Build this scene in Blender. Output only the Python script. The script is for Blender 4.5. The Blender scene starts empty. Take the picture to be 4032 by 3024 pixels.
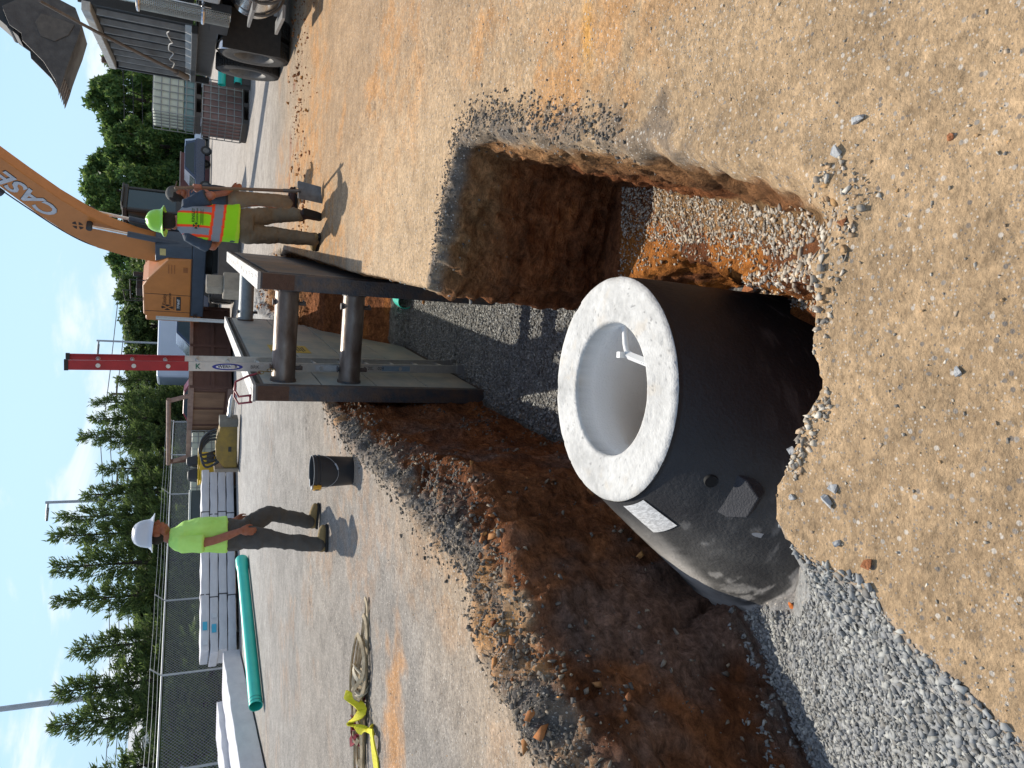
import bpy, bmesh, math, random
import numpy as np
from mathutils import Vector, Matrix
from mathutils.geometry import delaunay_2d_cdt
from mathutils.bvhtree import BVHTree
R = math.radians
random.seed(7); rng = np.random.default_rng(7)
SC = bpy.context.scene
COL = SC.collection

# ---------------------------------------------------------------- camera (photo was taken portrait and is shown lying on its side)
CH = 1.48
def setup_camera():
    p, r = R(24.0), R(1.5)
    f = Vector((0, math.cos(p), -math.sin(p))); u0 = Vector((0, math.sin(p), math.cos(p))); r0 = Vector((1, 0, 0))
    rt = r0*math.cos(r) + u0*math.sin(r); up = -r0*math.sin(r) + u0*math.cos(r)
    X, Y, Z = -up, rt, -f
    m = Matrix(((X.x, Y.x, Z.x, 0), (X.y, Y.y, Z.y, 0), (X.z, Y.z, Z.z, CH), (0, 0, 0, 1)))
    cd = bpy.data.cameras.new('camera'); cd.lens = 26.0; cd.sensor_width = 36.0; cd.clip_start = .05; cd.clip_end = 3000
    co = bpy.data.objects.new('camera', cd); co.matrix_world = m; COL.objects.link(co); SC.camera = co
setup_camera()
SC.view_settings.view_transform = 'Standard'; SC.view_settings.look = 'None'; SC.view_settings.gamma = 1
SC.view_settings.exposure = 0.3

# ---------------------------------------------------------------- sky and sun
SUN = Vector((-.09, .85, 1.0)).normalized()
SUN_EL = math.asin(SUN.z); SUN_AZ = math.atan2(SUN.x, SUN.y)
def setup_world():
    w = bpy.data.worlds.new('World'); SC.world = w; w.use_nodes = True
    nt = w.node_tree; N = nt.nodes; L = nt.links; N.clear()
    out = N.new('ShaderNodeOutputWorld'); bg = N.new('ShaderNodeBackground'); L.new(bg.outputs[0], out.inputs[0])
    sky = N.new('ShaderNodeTexSky'); sky.sky_type = 'NISHITA'; sky.sun_disc = False
    sky.sun_elevation = SUN_EL; sky.sun_rotation = SUN_AZ; sky.air_density = 1.3; sky.dust_density = .6; sky.ozone_density = 3.0
    bg.inputs['Strength'].default_value = .125
    tc = N.new('ShaderNodeTexCoord'); mp = N.new('ShaderNodeMapping'); mp.inputs['Scale'].default_value = (1.5, 1.5, 4.2)
    mp.inputs['Location'].default_value = (3.1, 1.7, .4)
    L.new(tc.outputs['Generated'], mp.inputs[0])
    n1 = N.new('ShaderNodeTexNoise'); n1.inputs['Scale'].default_value = 3.6; n1.inputs['Detail'].default_value = 9; n1.inputs['Roughness'].default_value = .55
    n1.inputs['Distortion'].default_value = .35
    L.new(mp.outputs[0], n1.inputs['Vector'])
    cr = N.new('ShaderNodeValToRGB'); cr.color_ramp.elements[0].position = .485; cr.color_ramp.elements[1].position = .635
    cr.color_ramp.interpolation = 'EASE'
    L.new(n1.outputs['Fac'], cr.inputs[0])
    mul = N.new('ShaderNodeMath'); mul.operation = 'MULTIPLY'; mul.inputs[1].default_value = .8; L.new(cr.outputs[0], mul.inputs[0])
    # pale summer haze low over the horizon
    sx = N.new('ShaderNodeSeparateXYZ'); L.new(tc.outputs['Generated'], sx.inputs[0])
    hz = N.new('ShaderNodeMapRange'); hz.inputs['From Min'].default_value = .0; hz.inputs['From Max'].default_value = .42; hz.inputs['To Min'].default_value = .95; hz.inputs['To Max'].default_value = 0
    L.new(sx.outputs['Z'], hz.inputs[0]); hx = N.new('ShaderNodeMixRGB'); hx.inputs[2].default_value = (2.9, 4.75, 6.9, 1)
    L.new(hz.outputs[0], hx.inputs[0]); L.new(sky.outputs[0], hx.inputs[1])
    mx = N.new('ShaderNodeMixRGB'); mx.inputs[2].default_value = (6.7, 7.1, 7.5, 1)
    L.new(mul.outputs[0], mx.inputs[0]); L.new(hx.outputs[0], mx.inputs[1]); L.new(mx.outputs[0], bg.inputs[0])
setup_world()
ld = bpy.data.lights.new('sun', 'SUN'); ld.energy = 4.4; ld.angle = R(.5); ld.color = (1, .93, .82)
lo = bpy.data.objects.new('sun', ld); lo.rotation_euler = SUN.to_track_quat('Z', 'Y').to_euler(); COL.objects.link(lo)

# ---------------------------------------------------------------- helpers: node materials
def srgb(h):
    c = [int(h[i:i+2], 16)/255 for i in (0, 2, 4)]
    return tuple(x/12.92 if x <= .04045 else ((x+.055)/1.055)**2.4 for x in c)
MATS = {}
def mat(name, c1, c2=None, scale=6, rough=.7, metal=0, bump=0, bscale=None, contrast=.25, coat=0, stretch=None, detail=6, spec=.5, wave=None):
    """two-tone noise material with bump, in object space"""
    if name in MATS: return MATS[name]
    m = bpy.data.materials.new(name); m.use_nodes = True; nt = m.node_tree; N = nt.nodes; L = nt.links
    b = N['Principled BSDF']; b.inputs['Roughness'].default_value = rough; b.inputs['Metallic'].default_value = metal
    b.inputs['Specular IOR Level'].default_value = spec
    if coat: b.inputs['Coat Weight'].default_value = coat; b.inputs['Coat Roughness'].default_value = .15
    if c2 is None: c2 = tuple(x*.72 for x in c1)
    tc = N.new('ShaderNodeTexCoord'); mp = N.new('ShaderNodeMapping'); L.new(tc.outputs['Object'], mp.inputs[0])
    if stretch: mp.inputs['Scale'].default_value = stretch
    n = N.new('ShaderNodeTexNoise'); n.inputs['Scale'].default_value = scale; n.inputs['Detail'].default_value = detail; n.inputs['Roughness'].default_value = .62
    L.new(mp.outputs[0], n.inputs['Vector'])
    cr = N.new('ShaderNodeValToRGB'); cr.color_ramp.elements[0].position = .5-contrast; cr.color_ramp.elements[1].position = .5+contrast
    cr.color_ramp.elements[0].color = (*c1, 1); cr.color_ramp.elements[1].color = (*c2, 1)
    L.new(n.outputs['Fac'], cr.inputs[0]); L.new(cr.outputs[0], b.inputs['Base Color'])
    mr = N.new('ShaderNodeMath'); mr.operation = 'MULTIPLY_ADD'; mr.inputs[1].default_value = .25; mr.inputs[2].default_value = max(0, rough-.12)
    L.new(n.outputs['Fac'], mr.inputs[0]); L.new(mr.outputs[0], b.inputs['Roughness'])
    if bump:
        n2 = N.new('ShaderNodeTexNoise'); n2.inputs['Scale'].default_value = bscale or scale*6; n2.inputs['Detail'].default_value = 5
        L.new(mp.outputs[0], n2.inputs['Vector'])
        bp = N.new('ShaderNodeBump'); bp.inputs['Strength'].default_value = min(1, bump); bp.inputs['Distance'].default_value = .02*max(1, bump)
        L.new(n2.outputs['Fac'], bp.inputs['Height']); L.new(bp.outputs[0], b.inputs['Normal'])
    MATS[name] = m; return m

# ---------------------------------------------------------------- helpers: mesh builder
class MB:
    """collects shapes, builds ONE mesh object"""
    def __init__(s): s.v = []; s.f = []; s.M = Matrix.Identity(4)
    def add(s, vs, fs, M=None):
        o = len(s.v); T = s.M @ M if M is not None else s.M
        s.v += [tuple(T @ Vector(p)) for p in vs]; s.f += [tuple(i+o for i in f) for f in fs]; return s
    def box(s, c, d, M=None, taper=1.0):
        x, y, z = d[0]/2, d[1]/2, d[2]/2
        vs = [(c[0]+sx*x*(taper if sz > 0 else 1), c[1]+sy*y*(taper if sz > 0 else 1), c[2]+sz*z) for sz in (-1, 1) for sy in (-1, 1) for sx in (-1, 1)]
        return s.add(vs, [(0, 2, 3, 1), (4, 5, 7, 6), (0, 1, 5, 4), (2, 6, 7, 3), (0, 4, 6, 2), (1, 3, 7, 5)], M)
    def cyl(s, p0, p1, r0, r1=None, n=16, caps=True):
        r1 = r0 if r1 is None else r1; return s.tube([p0, p1], [r0, r1], n, caps)
    def tube(s, pts, rs, n=10, caps=True, flat=None):
        P = [Vector(p) for p in pts]
        if not hasattr(rs, '__len__'): rs = [rs]*len(P)
        vs = []; fs = []; ref = None
        for i, p in enumerate(P):
            t = (P[min(i+1, len(P)-1)]-P[max(i-1, 0)]); 
            if t.length < 1e-9: t = Vector((0, 0, 1))
            t.normalize()
            if ref is None: ref = Vector((0, 0, 1)) if abs(t.z) < .9 else Vector((1, 0, 0))
            a = t.cross(ref); 
            if a.length < 1e-6: a = t.cross(Vector((0, 1, 0)))
            a.normalize(); b = a.cross(t).normalized(); ref = b
            for k in range(n):
                an = 2*math.pi*k/n; q = p + (a*math.cos(an) + b*math.sin(an)*(flat or 1))*rs[i]; vs.append(tuple(q))
        for i in range(len(P)-1):
            for k in range(n):
                k2 = (k+1) % n; fs.append((i*n+k, i*n+k2, (i+1)*n+k2, (i+1)*n+k))
        if caps: fs.append(tuple(range(n-1, -1, -1))); fs.append(tuple((len(P)-1)*n+k for k in range(n)))
        return s.add(vs, fs)
    def prism(s, poly, axis, a, b, M=None):
        """poly of 2D points extruded along axis from a to b"""
        n = len(poly)
        def mk(p, h): return {'x': (h, p[0], p[1]), 'y': (p[0], h, p[1]), 'z': (p[0], p[1], h)}[axis]
        vs = [mk(p, a) for p in poly] + [mk(p, b) for p in poly]
        fs = [tuple(range(n-1, -1, -1)), tuple(range(n, 2*n))] + [(i, (i+1) % n, n+(i+1) % n, n+i) for i in range(n)]
        return s.add(vs, fs, M)
    def lathe(s, prof, c=(0, 0, 0), n=32, M=None, close=False):
        vs = [(c[0]+r*math.cos(2*math.pi*k/n), c[1]+r*math.sin(2*math.pi*k/n), c[2]+z) for r, z in prof for k in range(n)]
        m = len(prof); fs = [(i*n+k, i*n+(k+1) % n, ((i+1) % m)*n+(k+1) % n, ((i+1) % m)*n+k) for i in range(m if close else m-1) for k in range(n)]
        return s.add(vs, fs, M)
    def ball(s, c, r, n=12, sq=(1, 1, 1), M=None):
        prof = [(r*math.sin(math.pi*i/n)*1.0+1e-5, -r*math.cos(math.pi*i/n)) for i in range(n+1)]
        vs = [(c[0]+a*sq[0]*math.cos(2*math.pi*k/(2*n)), c[1]+a*sq[1]*math.sin(2*math.pi*k/(2*n)), c[2]+z*sq[2]) for a, z in prof for k in range(2*n)]
        q = 2*n; fs = [(i*q+k, i*q+(k+1) % q, (i+1)*q+(k+1) % q, (i+1)*q+k) for i in range(n) for k in range(q)]
        return s.add(vs, fs, M)
    def build(s, name, m, parent=None, smooth=0, bevel=0, loc=None, rot=None):
        me = bpy.data.meshes.new(name); me.from_pydata(s.v, [], s.f); me.materials.append(m)
        bm = bmesh.new(); bm.from_mesh(me); bmesh.ops.recalc_face_normals(bm, faces=bm.faces); bm.to_mesh(me); bm.free()
        if smooth:
            me.polygons.foreach_set('use_smooth', [True]*len(me.polygons)); me.set_sharp_from_angle(angle=R(smooth))
        o = bpy.data.objects.new(name, me); COL.objects.link(o)
        if parent: o.parent = parent
        if loc is not None: o.location = loc
        if rot is not None: o.rotation_euler = rot
        if bevel:
            b = o.modifiers.new('bevel', 'BEVEL'); b.width = bevel; b.segments = 2; b.limit_method = 'ANGLE'; b.angle_limit = R(40)
        return o
def npmesh(name, V, F, m, smooth=False, parent=None):
    """V (n,3), F (m,k) numpy"""
    me = bpy.data.meshes.new(name); V = np.ascontiguousarray(V, dtype=np.float32); F = np.ascontiguousarray(F, dtype=np.int32); k = F.shape[1]
    me.vertices.add(len(V)); me.vertices.foreach_set('co', V.ravel())
    me.loops.add(F.size); me.loops.foreach_set('vertex_index', F.ravel())
    me.polygons.add(len(F)); me.polygons.foreach_set('loop_start', np.arange(0, F.size, k, dtype=np.int32))
    if smooth: me.polygons.foreach_set('use_smooth', np.ones(len(F), dtype=bool))
    me.update(calc_edges=True); me.materials.append(m)
    o = bpy.data.objects.new(name, me); COL.objects.link(o)
    if parent: o.parent = parent
    return o
def tag(o, label=None, cat=None, group=None, kind=None):
    if label: o['label'] = label
    if cat: o['category'] = cat
    if group: o['group'] = group
    if kind: o['kind'] = kind
    return o
def thing(name, label, cat, loc=(0, 0, 0), rz=0, group=None, rot=None):
    o = bpy.data.objects.new(name, None); COL.objects.link(o); o.location = loc; o.rotation_euler = rot if rot else (0, 0, rz); o.empty_display_size = .2
    return tag(o, label, cat, group)
def copy_tree(o, parent=None):
    c = o.copy(); COL.objects.link(c)
    if parent: c.parent = parent
    for ch in [k for k in o.children]: copy_tree(ch, c)
    return c
FONT = None
def text(name, s, size, m, parent=None, M=None, ext=.001, align='CENTER', sx=1, bold=False, shear=0):
    """lettering turned into a mesh, lying in its local xy plane"""
    cu = bpy.data.curves.new(name, 'FONT'); cu.body = s; cu.size = size; cu.extrude = ext; cu.align_x = align; cu.align_y = 'CENTER'; cu.resolution_u = 3
    cu.shear = shear
    if bold: cu.offset = size*.025
    to = bpy.data.objects.new(name, cu); COL.objects.link(to); bpy.context.view_layer.update()
    me = bpy.data.meshes.new_from_object(to.evaluated_get(bpy.context.evaluated_depsgraph_get())); bpy.data.objects.remove(to); bpy.data.curves.remove(cu)
    me.materials.clear(); me.materials.append(m)
    me.transform(Matrix.Diagonal((sx, 1, 1, 1)))
    if M is not None: me.transform(M)
    o = bpy.data.objects.new(name, me); COL.objects.link(o)
    if parent: o.parent = parent
    return o
def frame(o, x, y):
    """matrix: local x->x dir, y->y dir, z->x cross y, origin o"""
    x = Vector(x).normalized(); y = Vector(y); y = (y-x*y.dot(x)).normalized(); z = x.cross(y)
    return Matrix(((x.x, y.x, z.x, o[0]), (x.y, y.y, z.y, o[1]), (x.z, y.z, z.z, o[2]), (0, 0, 0, 1)))

# ---------------------------------------------------------------- numpy noise
def _h(i, j, k, seed):
    n = (i*374761393 + j*668265263 + k*2147483647 + seed*144665) & 0xffffffff
    n = ((n ^ (n >> 13))*1274126177) & 0xffffffff
    n = ((n ^ (n >> 16))*2246822519) & 0xffffffff
    return ((n ^ (n >> 15)) & 0xffffff)/float(0xffffff)
def vnoise(P, seed=0):
    Pi = np.floor(P).astype(np.int64); f = P-Pi; f = f*f*(3-2*f); r = 0
    for a in (0, 1):
        for b in (0, 1):
            for c in (0, 1):
                w = (f[:, 0] if a else 1-f[:, 0])*(f[:, 1] if b else 1-f[:, 1])*(f[:, 2] if c else 1-f[:, 2])
                r = r + w*_h(Pi[:, 0]+a, Pi[:, 1]+b, Pi[:, 2]+c, seed)
    return r
def fbm(P, scale, oct=4, seed=0, ridge=False, gain=.5):
    s = 0; a = 1; t = 0; Q = P*scale
    for o in range(oct):
        n = vnoise(Q+o*17.3, seed+o)*2-1
        if ridge: n = 1-2*np.abs(n)
        s = s+a*n; t += a; a *= gain; Q = Q*2.03
    return s/t
def sstep(a, b, x): t = np.clip((x-a)/(b-a), 0, 1); return t*t*(3-2*t)
def dist_poly(xy, pts):
    """distance to a polyline"""
    d = np.full(len(xy), 1e9); pts = np.array(pts)[:, :2]
    for a, b in zip(pts[:-1], pts[1:]):
        ab = b-a; t = np.clip(((xy-a)@ab)/max(1e-9, ab@ab), 0, 1); q = a+t[:, None]*ab
        d = np.minimum(d, np.hypot(*(xy-q).T))
    return d
def inside(xy, poly):
    c = np.zeros(len(xy), bool); poly = np.array(poly)[:, :2]; x, y = xy[:, 0], xy[:, 1]
    for (x0, y0), (x1, y1) in zip(poly, np.roll(poly, -1, 0)):
        if y0 == y1: continue
        k = ((y0 > y) != (y1 > y)) & (x < (x1-x0)*(y-y0)/(y1-y0)+x0); c ^= k
    return c
# ================================================================ GROUND with the excavation
DOM = (-3.4, -.4, 3.6, 18.6)          # finely modelled patch
BA = Vector((.182, .983, 0)); BL = Vector((.983, -.182, 0))      # trench axis, trench cross direction
rim_right = [(.44, 1.33), (.5, 1.34), (.56, 1.45), (.64, 1.62), (.76, 1.93), (.89, 2.35), (1.07, 2.92), (1.25, 3.45), (1.39, 3.86)]
rim_far = [(1.39, 3.86), (1.44, 4.18), (1.21, 4.32), (1.01, 4.44), (.79, 4.56), (.62, 4.74)]
rim_boxr = [(.62, 4.74), (.87, 6.1), (1.09, 7.42), (2.24, 13.35), (2.4, 15), (2.3, 17.2)]
rim_far2 = [(2.3, 17.2), (1.5, 17.3), (1.15, 15.2), (.92, 13.6)]
rim_left = [(.92, 13.6), (-.1, 8.6), (-.36, 8.2), (-.5, 7.3), (-.66, 6.28), (-.76, 5.23), (-.91, 5.0), (-1.04, 4.36), (-1.24, 3.93), (-1.4, 3.27), (-1.48, 2.86), (-1.58, 2.62), (-2.1, 2.25), (-2.8, 1.9)]
rim_pile = [(-2.8, 1.9), (-2.9, .3), (-1.1, -.2), (-.82, .4), (-.66, .88), (-.58, 1.05), (-.52, 1.17), (-.45, 1.24), (-.42, 1.45)]
rim_near = [(-.42, 1.45), (-.35, 1.53), (-.27, 1.54), (-.19, 1.5), (-.06, 1.44), (.02, 1.39), (.09, 1.42), (.2, 1.42), (.32, 1.42), (.44, 1.33)]
def jag(poly, n, amp, d, seed):
    r = random.Random(seed); out = []
    for (ax, ay), (bx, by) in zip(poly[:-1], poly[1:]):
        out.append((ax, ay)); L_ = math.hypot(bx-ax, by-ay); m = int(L_/n)
        for k in range(1, m): t = (k+r.uniform(-.3, .3))/m; a = r.uniform(0, amp)*(1 if r.random() < .75 else 1.8); out.append((ax+(bx-ax)*t+d[0]*a, ay+(by-ay)*t+d[1]*a))
    return out+[poly[-1]]
rim_right = rim_right[:4]+jag(rim_right[4:], .07, .035, (1, -.3), 4); rim_far = jag(rim_far, .06, .045, (.2, 1), 5)
RIM = rim_right[:-1]+rim_far[:-1]+rim_boxr[:-1]+rim_far2[:-1]+rim_left[:-1]+rim_pile[:-1]+rim_near[:-1]
inner_l = [(-.3, 7.75, -.5), (-.38, 7.5, -.5), (-.47, 7.0, -.5), (-.6, 6.0, -.42), (-.61, 5.2, -.34), (-.63, 4.7, -.28), (-.69, 4.25, -.23), (-.77, 3.9, -.18), (-.87, 3.63, -.15), (-1.0, 3.4, -.13), (-1.24, 3.2, -.13), (-1.38, 2.96, -.13), (-1.47, 2.7, -.13), (-1.54, 2.52, -.13), (-2.1, 2.1, -.13)]
foot_l = [(-.26, 7.7, -1.62), (-.53, 6.0, -1.6), (-.53, 5.2, -1.57), (-.47, 4.4, -1.5), (-.5, 3.9, -1.42), (-.7, 3.42, -1.35), (-1.07, 2.98, -1.12), (-1.0, 2.68, -.92), (-1.3, 2.46, -.92), (-1.54, 2.27, -.92), (-2.1, 1.85, -.9)]
mid_l = [(-.57, 5.6, -1.0), (-.575, 4.8, -.95), (-.6, 4.15, -.92), (-.76, 3.66, -.8), (-1.02, 3.12, -.62), (-1.2, 2.85, -.6), (-1.42, 2.55, -.55), (-2.1, 2.0, -.55)]
CH3 = dict(
    wall_r=[(.45, 1.37, -.02), (.53, 1.58, -.15), (.62, 1.84, -.28), (.77, 2.29, -.5), (.97, 2.9, -.75), (1.14, 3.38, -.92), (1.3, 3.85, -1.02), (1.34, 4.08, -1.05)],
    wall_f=[(1.34, 4.08, -1.05), (1.18, 4.2, -1.07), (.98, 4.3, -1.1), (.79, 4.4, -1.15), (.62, 4.52, -1.25), (.58, 4.7, -1.3), (.81, 6.05, -1.6), (1.0, 7.4, -1.62), (1.62, 10.9, -1.66), (1.9, 12.3, -.6), (2.1, 13.3, -.35), (2.25, 15, -.25)],
    bench=[(.34, 1.52, -.1), (.4, 1.95, -.4), (.56, 2.66, -.75), (.74, 3.3, -.97), (.62, 4.2, -1.06)],
    bench_lo=[(.31, 1.6, -.28), (.36, 2.0, -.68), (.49, 2.7, -1.2), (.64, 3.3, -1.5), (.56, 4.1, -1.56)],
    hole=[(.27, 1.62, -.26), (.3, 2.0, -.6), (.38, 2.49, -1.0), (.46, 2.98, -1.32), (.5, 3.4, -1.5), (.48, 4.0, -1.55), (.5, 4.6, -1.58)],
    near_foot=[(.2, 1.52, -.5), (.09, 1.53, -.6), (-.06, 1.56, -.65), (-.2, 1.62, -.62), (-.32, 1.68, -.5), (-.45, 1.64, -.26)],
    floor_c=[(.1, 2.0, -1.3), (-.3, 2.05, -1.15), (-.55, 2.22, -1.05), (-.75, 2.42, -1.0)],
    pile_c=[(-.46, 1.75, -.35), (-.58, 1.97, -.52), (-.72, 2.24, -.82), (-.86, 2.36, -.92)],
    inner_l=inner_l, foot_l=foot_l, mid_l=mid_l,
    pile_lo=[(-.95, 2.47, -.88), (-1.1, 2.33, -.84), (-1.45, 2.12, -.84), (-2.1, 1.65, -.86)],
    pile_mid=[(-.62, 1.72, -.4), (-.78, 1.58, -.36), (-.95, 1.4, -.33), (-1.15, 1.0, -.3), (-1.5, .5, -.3)],
    trench_r=[(.45, 4.9, -1.5), (.5, 6, -1.6), (.75, 7.5, -1.62), (1.3, 10.7, -1.66)],
    trench_l=[(-.2, 4.2, -1.45), (-.1, 6, -1.6), (.05, 7.7, -1.62), (.62, 10.8, -1.66)],
    in_l=[(-.21, 7.72, -1.62), (-.02, 8.6, -1.63), (.42, 10.95, -1.66), (.72, 12.4, -.6), (.97, 13.4, -.42)],
    soil=[(1.02, 13.5, -.38), (1.3, 15.1, -.3), (1.6, 16.8, -.05), (2.1, 16.8, -.05)],
)
def build_tin():
    V = []; Z = []; E = []
    def chain(pts, closed=False):
        s = len(V)
        for p in pts: V.append(Vector((p[0], p[1]))); Z.append(p[2] if len(p) > 2 else 0.)
        n = len(pts)
        for i in range(n-1): E.append((s+i, s+i+1))
        if closed: E.append((s+n-1, s))
    x0, y0, x1, y1 = DOM
    chain([(x0, y0), (x1, y0), (x1, y1), (x0, y1)], True); chain(RIM, True)
    for c in CH3.values(): chain(c)
    r = delaunay_2d_cdt(V, E, [], 0, 1e-4)
    vs, _, fs, ov = r[0], r[1], r[2], r[3]
    z = []
    for i, v in enumerate(vs):
        z.append(Z[ov[i][0]] if ov[i] else None)
    for i, v in enumerate(vs):
        if z[i] is None:     # crossing of two breaklines: nearest known height
            z[i] = min(((vs[j]-v).length, z[j]) for j in range(len(vs)) if z[j] is not None and ov[j])[1]
    V3 = [(v.x, v.y, zz) for v, zz in zip(vs, z)]; n = len(V3)
    # close into a solid block
    bm = bmesh.new(); bv = [bm.verts.new(p) for p in V3]
    for f in fs:
        try: bm.faces.new([bv[i] for i in f])
        except ValueError: pass
    bmesh.ops.recalc_face_normals(bm, faces=bm.faces)
    ret = bmesh.ops.extrude_face_region(bm, geom=list(bm.faces))
    for g in ret['geom']:
        if isinstance(g, bmesh.types.BMVert): g.co.z = -2.4
    bmesh.ops.recalc_face_normals(bm, faces=bm.faces)
    me = bpy.data.meshes.new('tin'); bm.to_mesh(me); bm.free()
    return me
def voxel(me, size):
    o = bpy.data.objects.new('tmp', me); COL.objects.link(o)
    m = o.modifiers.new('r', 'REMESH'); m.mode = 'VOXEL'; m.voxel_size = size; m.adaptivity = 0
    bpy.context.view_layer.update()
    e = o.evaluated_get(bpy.context.evaluated_depsgraph_get()); me2 = bpy.data.meshes.new_from_object(e)
    bpy.data.objects.remove(o); bpy.data.meshes.remove(me)
    n = len(me2.vertices); V = np.empty(n*3, np.float32); me2.vertices.foreach_get('co', V); V = V.reshape(-1, 3).astype(float)
    nn = np.empty(n*3, np.float32); me2.vertices.foreach_get('normal', nn); nn = nn.reshape(-1, 3).astype(float)
    k = np.empty(len(me2.polygons), np.int32); me2.polygons.foreach_get('loop_total', k)
    lv = np.empty(k.sum(), np.int32); me2.loops.foreach_get('vertex_index', lv)
    assert (k == 4).all(); F = lv.reshape(-1, 4); bpy.data.meshes.remove(me2)
    return V, nn, F
TAN = np.array(srgb('b39775')); GREY = np.array(srgb('8f8a83')); LGREY = np.array(srgb('a5a29d')); ORANGE = np.array(srgb('bd8a55'))
DARK = np.array(srgb('5f5a55')); CLAY = np.array(srgb('ab6f46')); OCHRE = np.array(srgb('b87638')); STONE = np.array(srgb('9a9a98')); DCLAY = np.array(srgb('75492f'))
PILE_POLY = [(-.3, 1.75), (-.42, 1.45), (-.45, 1.24), (-.52, 1.17), (-.58, 1.05), (-.66, .88), (-.82, .4), (-1.1, -.2), (-2.9, .3), (-2.6, 1.9), (-1.54, 2.27), (-1.3, 2.46), (-1.0, 2.72), (-.7, 2.6), (-.4, 2.2)]
def ground_color(P, nz=None):
    x, y, z = P.T; n = len(x); xy = P[:, :2]
    P2 = np.c_[x, y, z*0]
    ins = inside(xy, RIM); d = dist_poly(xy, RIM+RIM[:1]); d = np.where(ins, d, -d)
    a = fbm(P2, .55, 5, 3); b = fbm(P2, 1.7, 5, 11); c = fbm(P2, 7, 4, 23)
    # flat ground: tan by the hole, grey gravel further left and far away, brown gravel to the right
    dist = np.hypot(x, y)
    grey = np.clip(sstep(1.2, 4.6, -x*1.3+.8*y-1.5+2.0*a)*.92*sstep(2.2, .4, x) + sstep(9, 15, y)*.8, 0, 1)
    col = TAN[None]*(1-grey[:, None]) + (GREY*(1-sstep(10, 20, y))[:, None] + LGREY*sstep(10, 20, y)[:, None])*grey[:, None]
    br = sstep(1.2, 2.8, x+.5*a)*(1-sstep(9, 13, y))*.55
    col = col*(1-br[:, None]) + np.array(srgb('a08468'))*br[:, None]
    col = col*(1+.22*b+.1*c)[:, None]
    # dusty orange tracks of tracked-out clay
    o = sstep(.0, .34, fbm(P2, 1.5, 6, 41)+.35*fbm(P2, .3, 2, 43)+.1*sstep(1, 2, x))*sstep(1.8, 3.2, dist)*(1-sstep(11, 17, y))*(.3+.7*sstep(.2, 1.2, x))*sstep(-.35, .25, fbm(P2, 9, 4, 47)+.4*fbm(P2, 30, 2, 48))
    col = col*(1-.7*o[:, None]) + ORANGE*.7*o[:, None]
    o2 = sstep(.0, .3, .25-np.hypot((x-1.45)*1.0, (y-2.66)*3.2)+.1*c)     # ochre spill beside the right rim
    col = col*(1-o2[:, None]) + np.array(srgb('d9a050'))*o2[:, None]
    o3 = sstep(0, .35, .45-np.hypot((x+2.5)*.55, (y-5.3)*1.1)+.25*c)     # orange clay by the coiled sling
    col = col*(1-.8*o3[:, None]) + ORANGE*.8*o3[:, None]
    rc = sstep(.28, .42, fbm(P2, 2.6, 4, 71))*sstep(0, 1.6, 1.6-np.abs(y-11.8-.2*(x-3.5)))*sstep(1.6, 2.4, x)*.6
    col = col*(1-rc[:, None]) + np.array(srgb('8a4f35'))*rc[:, None]
    # pale compacted soil on the block between trench and hole
    pb = sstep(0, 1.2, 1.6-np.hypot(x-1.3, (y-5.6)*.6))*.5
    col = col*(1-pb[:, None]) + np.array(srgb('c2a684'))*pb[:, None]
    # broken dark surface course around the rim
    dk = np.zeros(n)
    dk = np.maximum(dk, .9*sstep(.13, .05, dist_poly(xy, [(.66, 4.66), (.9, 4.46), (1.2, 4.28), (1.4, 4.14), (1.38, 3.85), (1.25, 3.45)])+.09*c+.09*fbm(P2, 13, 3, 87)))
    dk *= .6+.4*sstep(-.2, .2, fbm(P2, 22, 3, 86))
    dk = np.maximum(dk, .6*sstep(.1, .02, dist_poly(xy, rim_right[5:])+.12*c+.12*fbm(P2, 16, 3, 88)))
    cl = [(-.1, 8.4), (-.38, 7.3), (-.5, 6.1), (-.66, 5.1), (-.78, 4.5), (-.95, 3.85), (-1.2, 3.45), (-1.42, 3.0), (-1.52, 2.66), (-2.0, 2.3)]
    dl = dist_poly(xy, cl); dk = np.maximum(dk, sstep(.24, .1, dl+.12*b)*sstep(-.5, .3, b+.2))
    col = col*(1-dk[:, None]) + DARK*(1+.5*c)[:, None]*dk[:, None]
    ol = sstep(.25, .6, b+.4*c)*sstep(.3, .12, dl)*.8
    col = col*(1-ol[:, None]) + ORANGE*ol[:, None]
    # below grade: clay walls, gravel floors
    dep = np.clip(-z, 0, 3)
    wall = sstep(.035, .11, dep+.03*c+.03*fbm(P, 14, 3, 29))
    PW = np.c_[x*1.0, y*1.0, z*5]
    w1 = fbm(PW, 1.6, 5, 5); w2 = fbm(P, 5, 4, 9)
    t = np.clip(.5+.9*w1+.35*w2, 0, 1)[:, None]
    wc = DCLAY*(1-t)+CLAY*t
    up = (sstep(.55, .1, dep+.15*w1)*sstep(.3, .9, x))[:, None]*.85
    wc = wc*(1-up) + np.array(srgb('ab8259'))*(1+.25*w2)[:, None]*up
    hol = sstep(.25, .4, x)*(y < 4.05)*sstep(.1, .3, dep)*sstep(.06, -.04, x-(.5+.27*(y-1.9))+.08*w2)
    oc = (np.maximum(sstep(.35, .6, w1)*.55, hol*sstep(-.35, .1, w1)*.95))[:, None]
    wc = wc*(1-oc) + OCHRE*oc
    bn = (sstep(.25, .4, x)*(y < 3.6)*sstep(-.02, .05, x-(.5+.27*(y-1.9))+.08*w2)*(x < 1.4)*.75)[:, None]
    if nz is not None: bn = bn*sstep(.55, .8, nz)[:, None]
    wc = wc*(1-bn) + np.array(srgb('a88a64'))*(1+.3*w2)[:, None]*bn
    gy = (sstep(.05, .4, fbm(P, 1.9, 5, 77))*sstep(-.2, -.6, x)*.6)[:, None]
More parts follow.
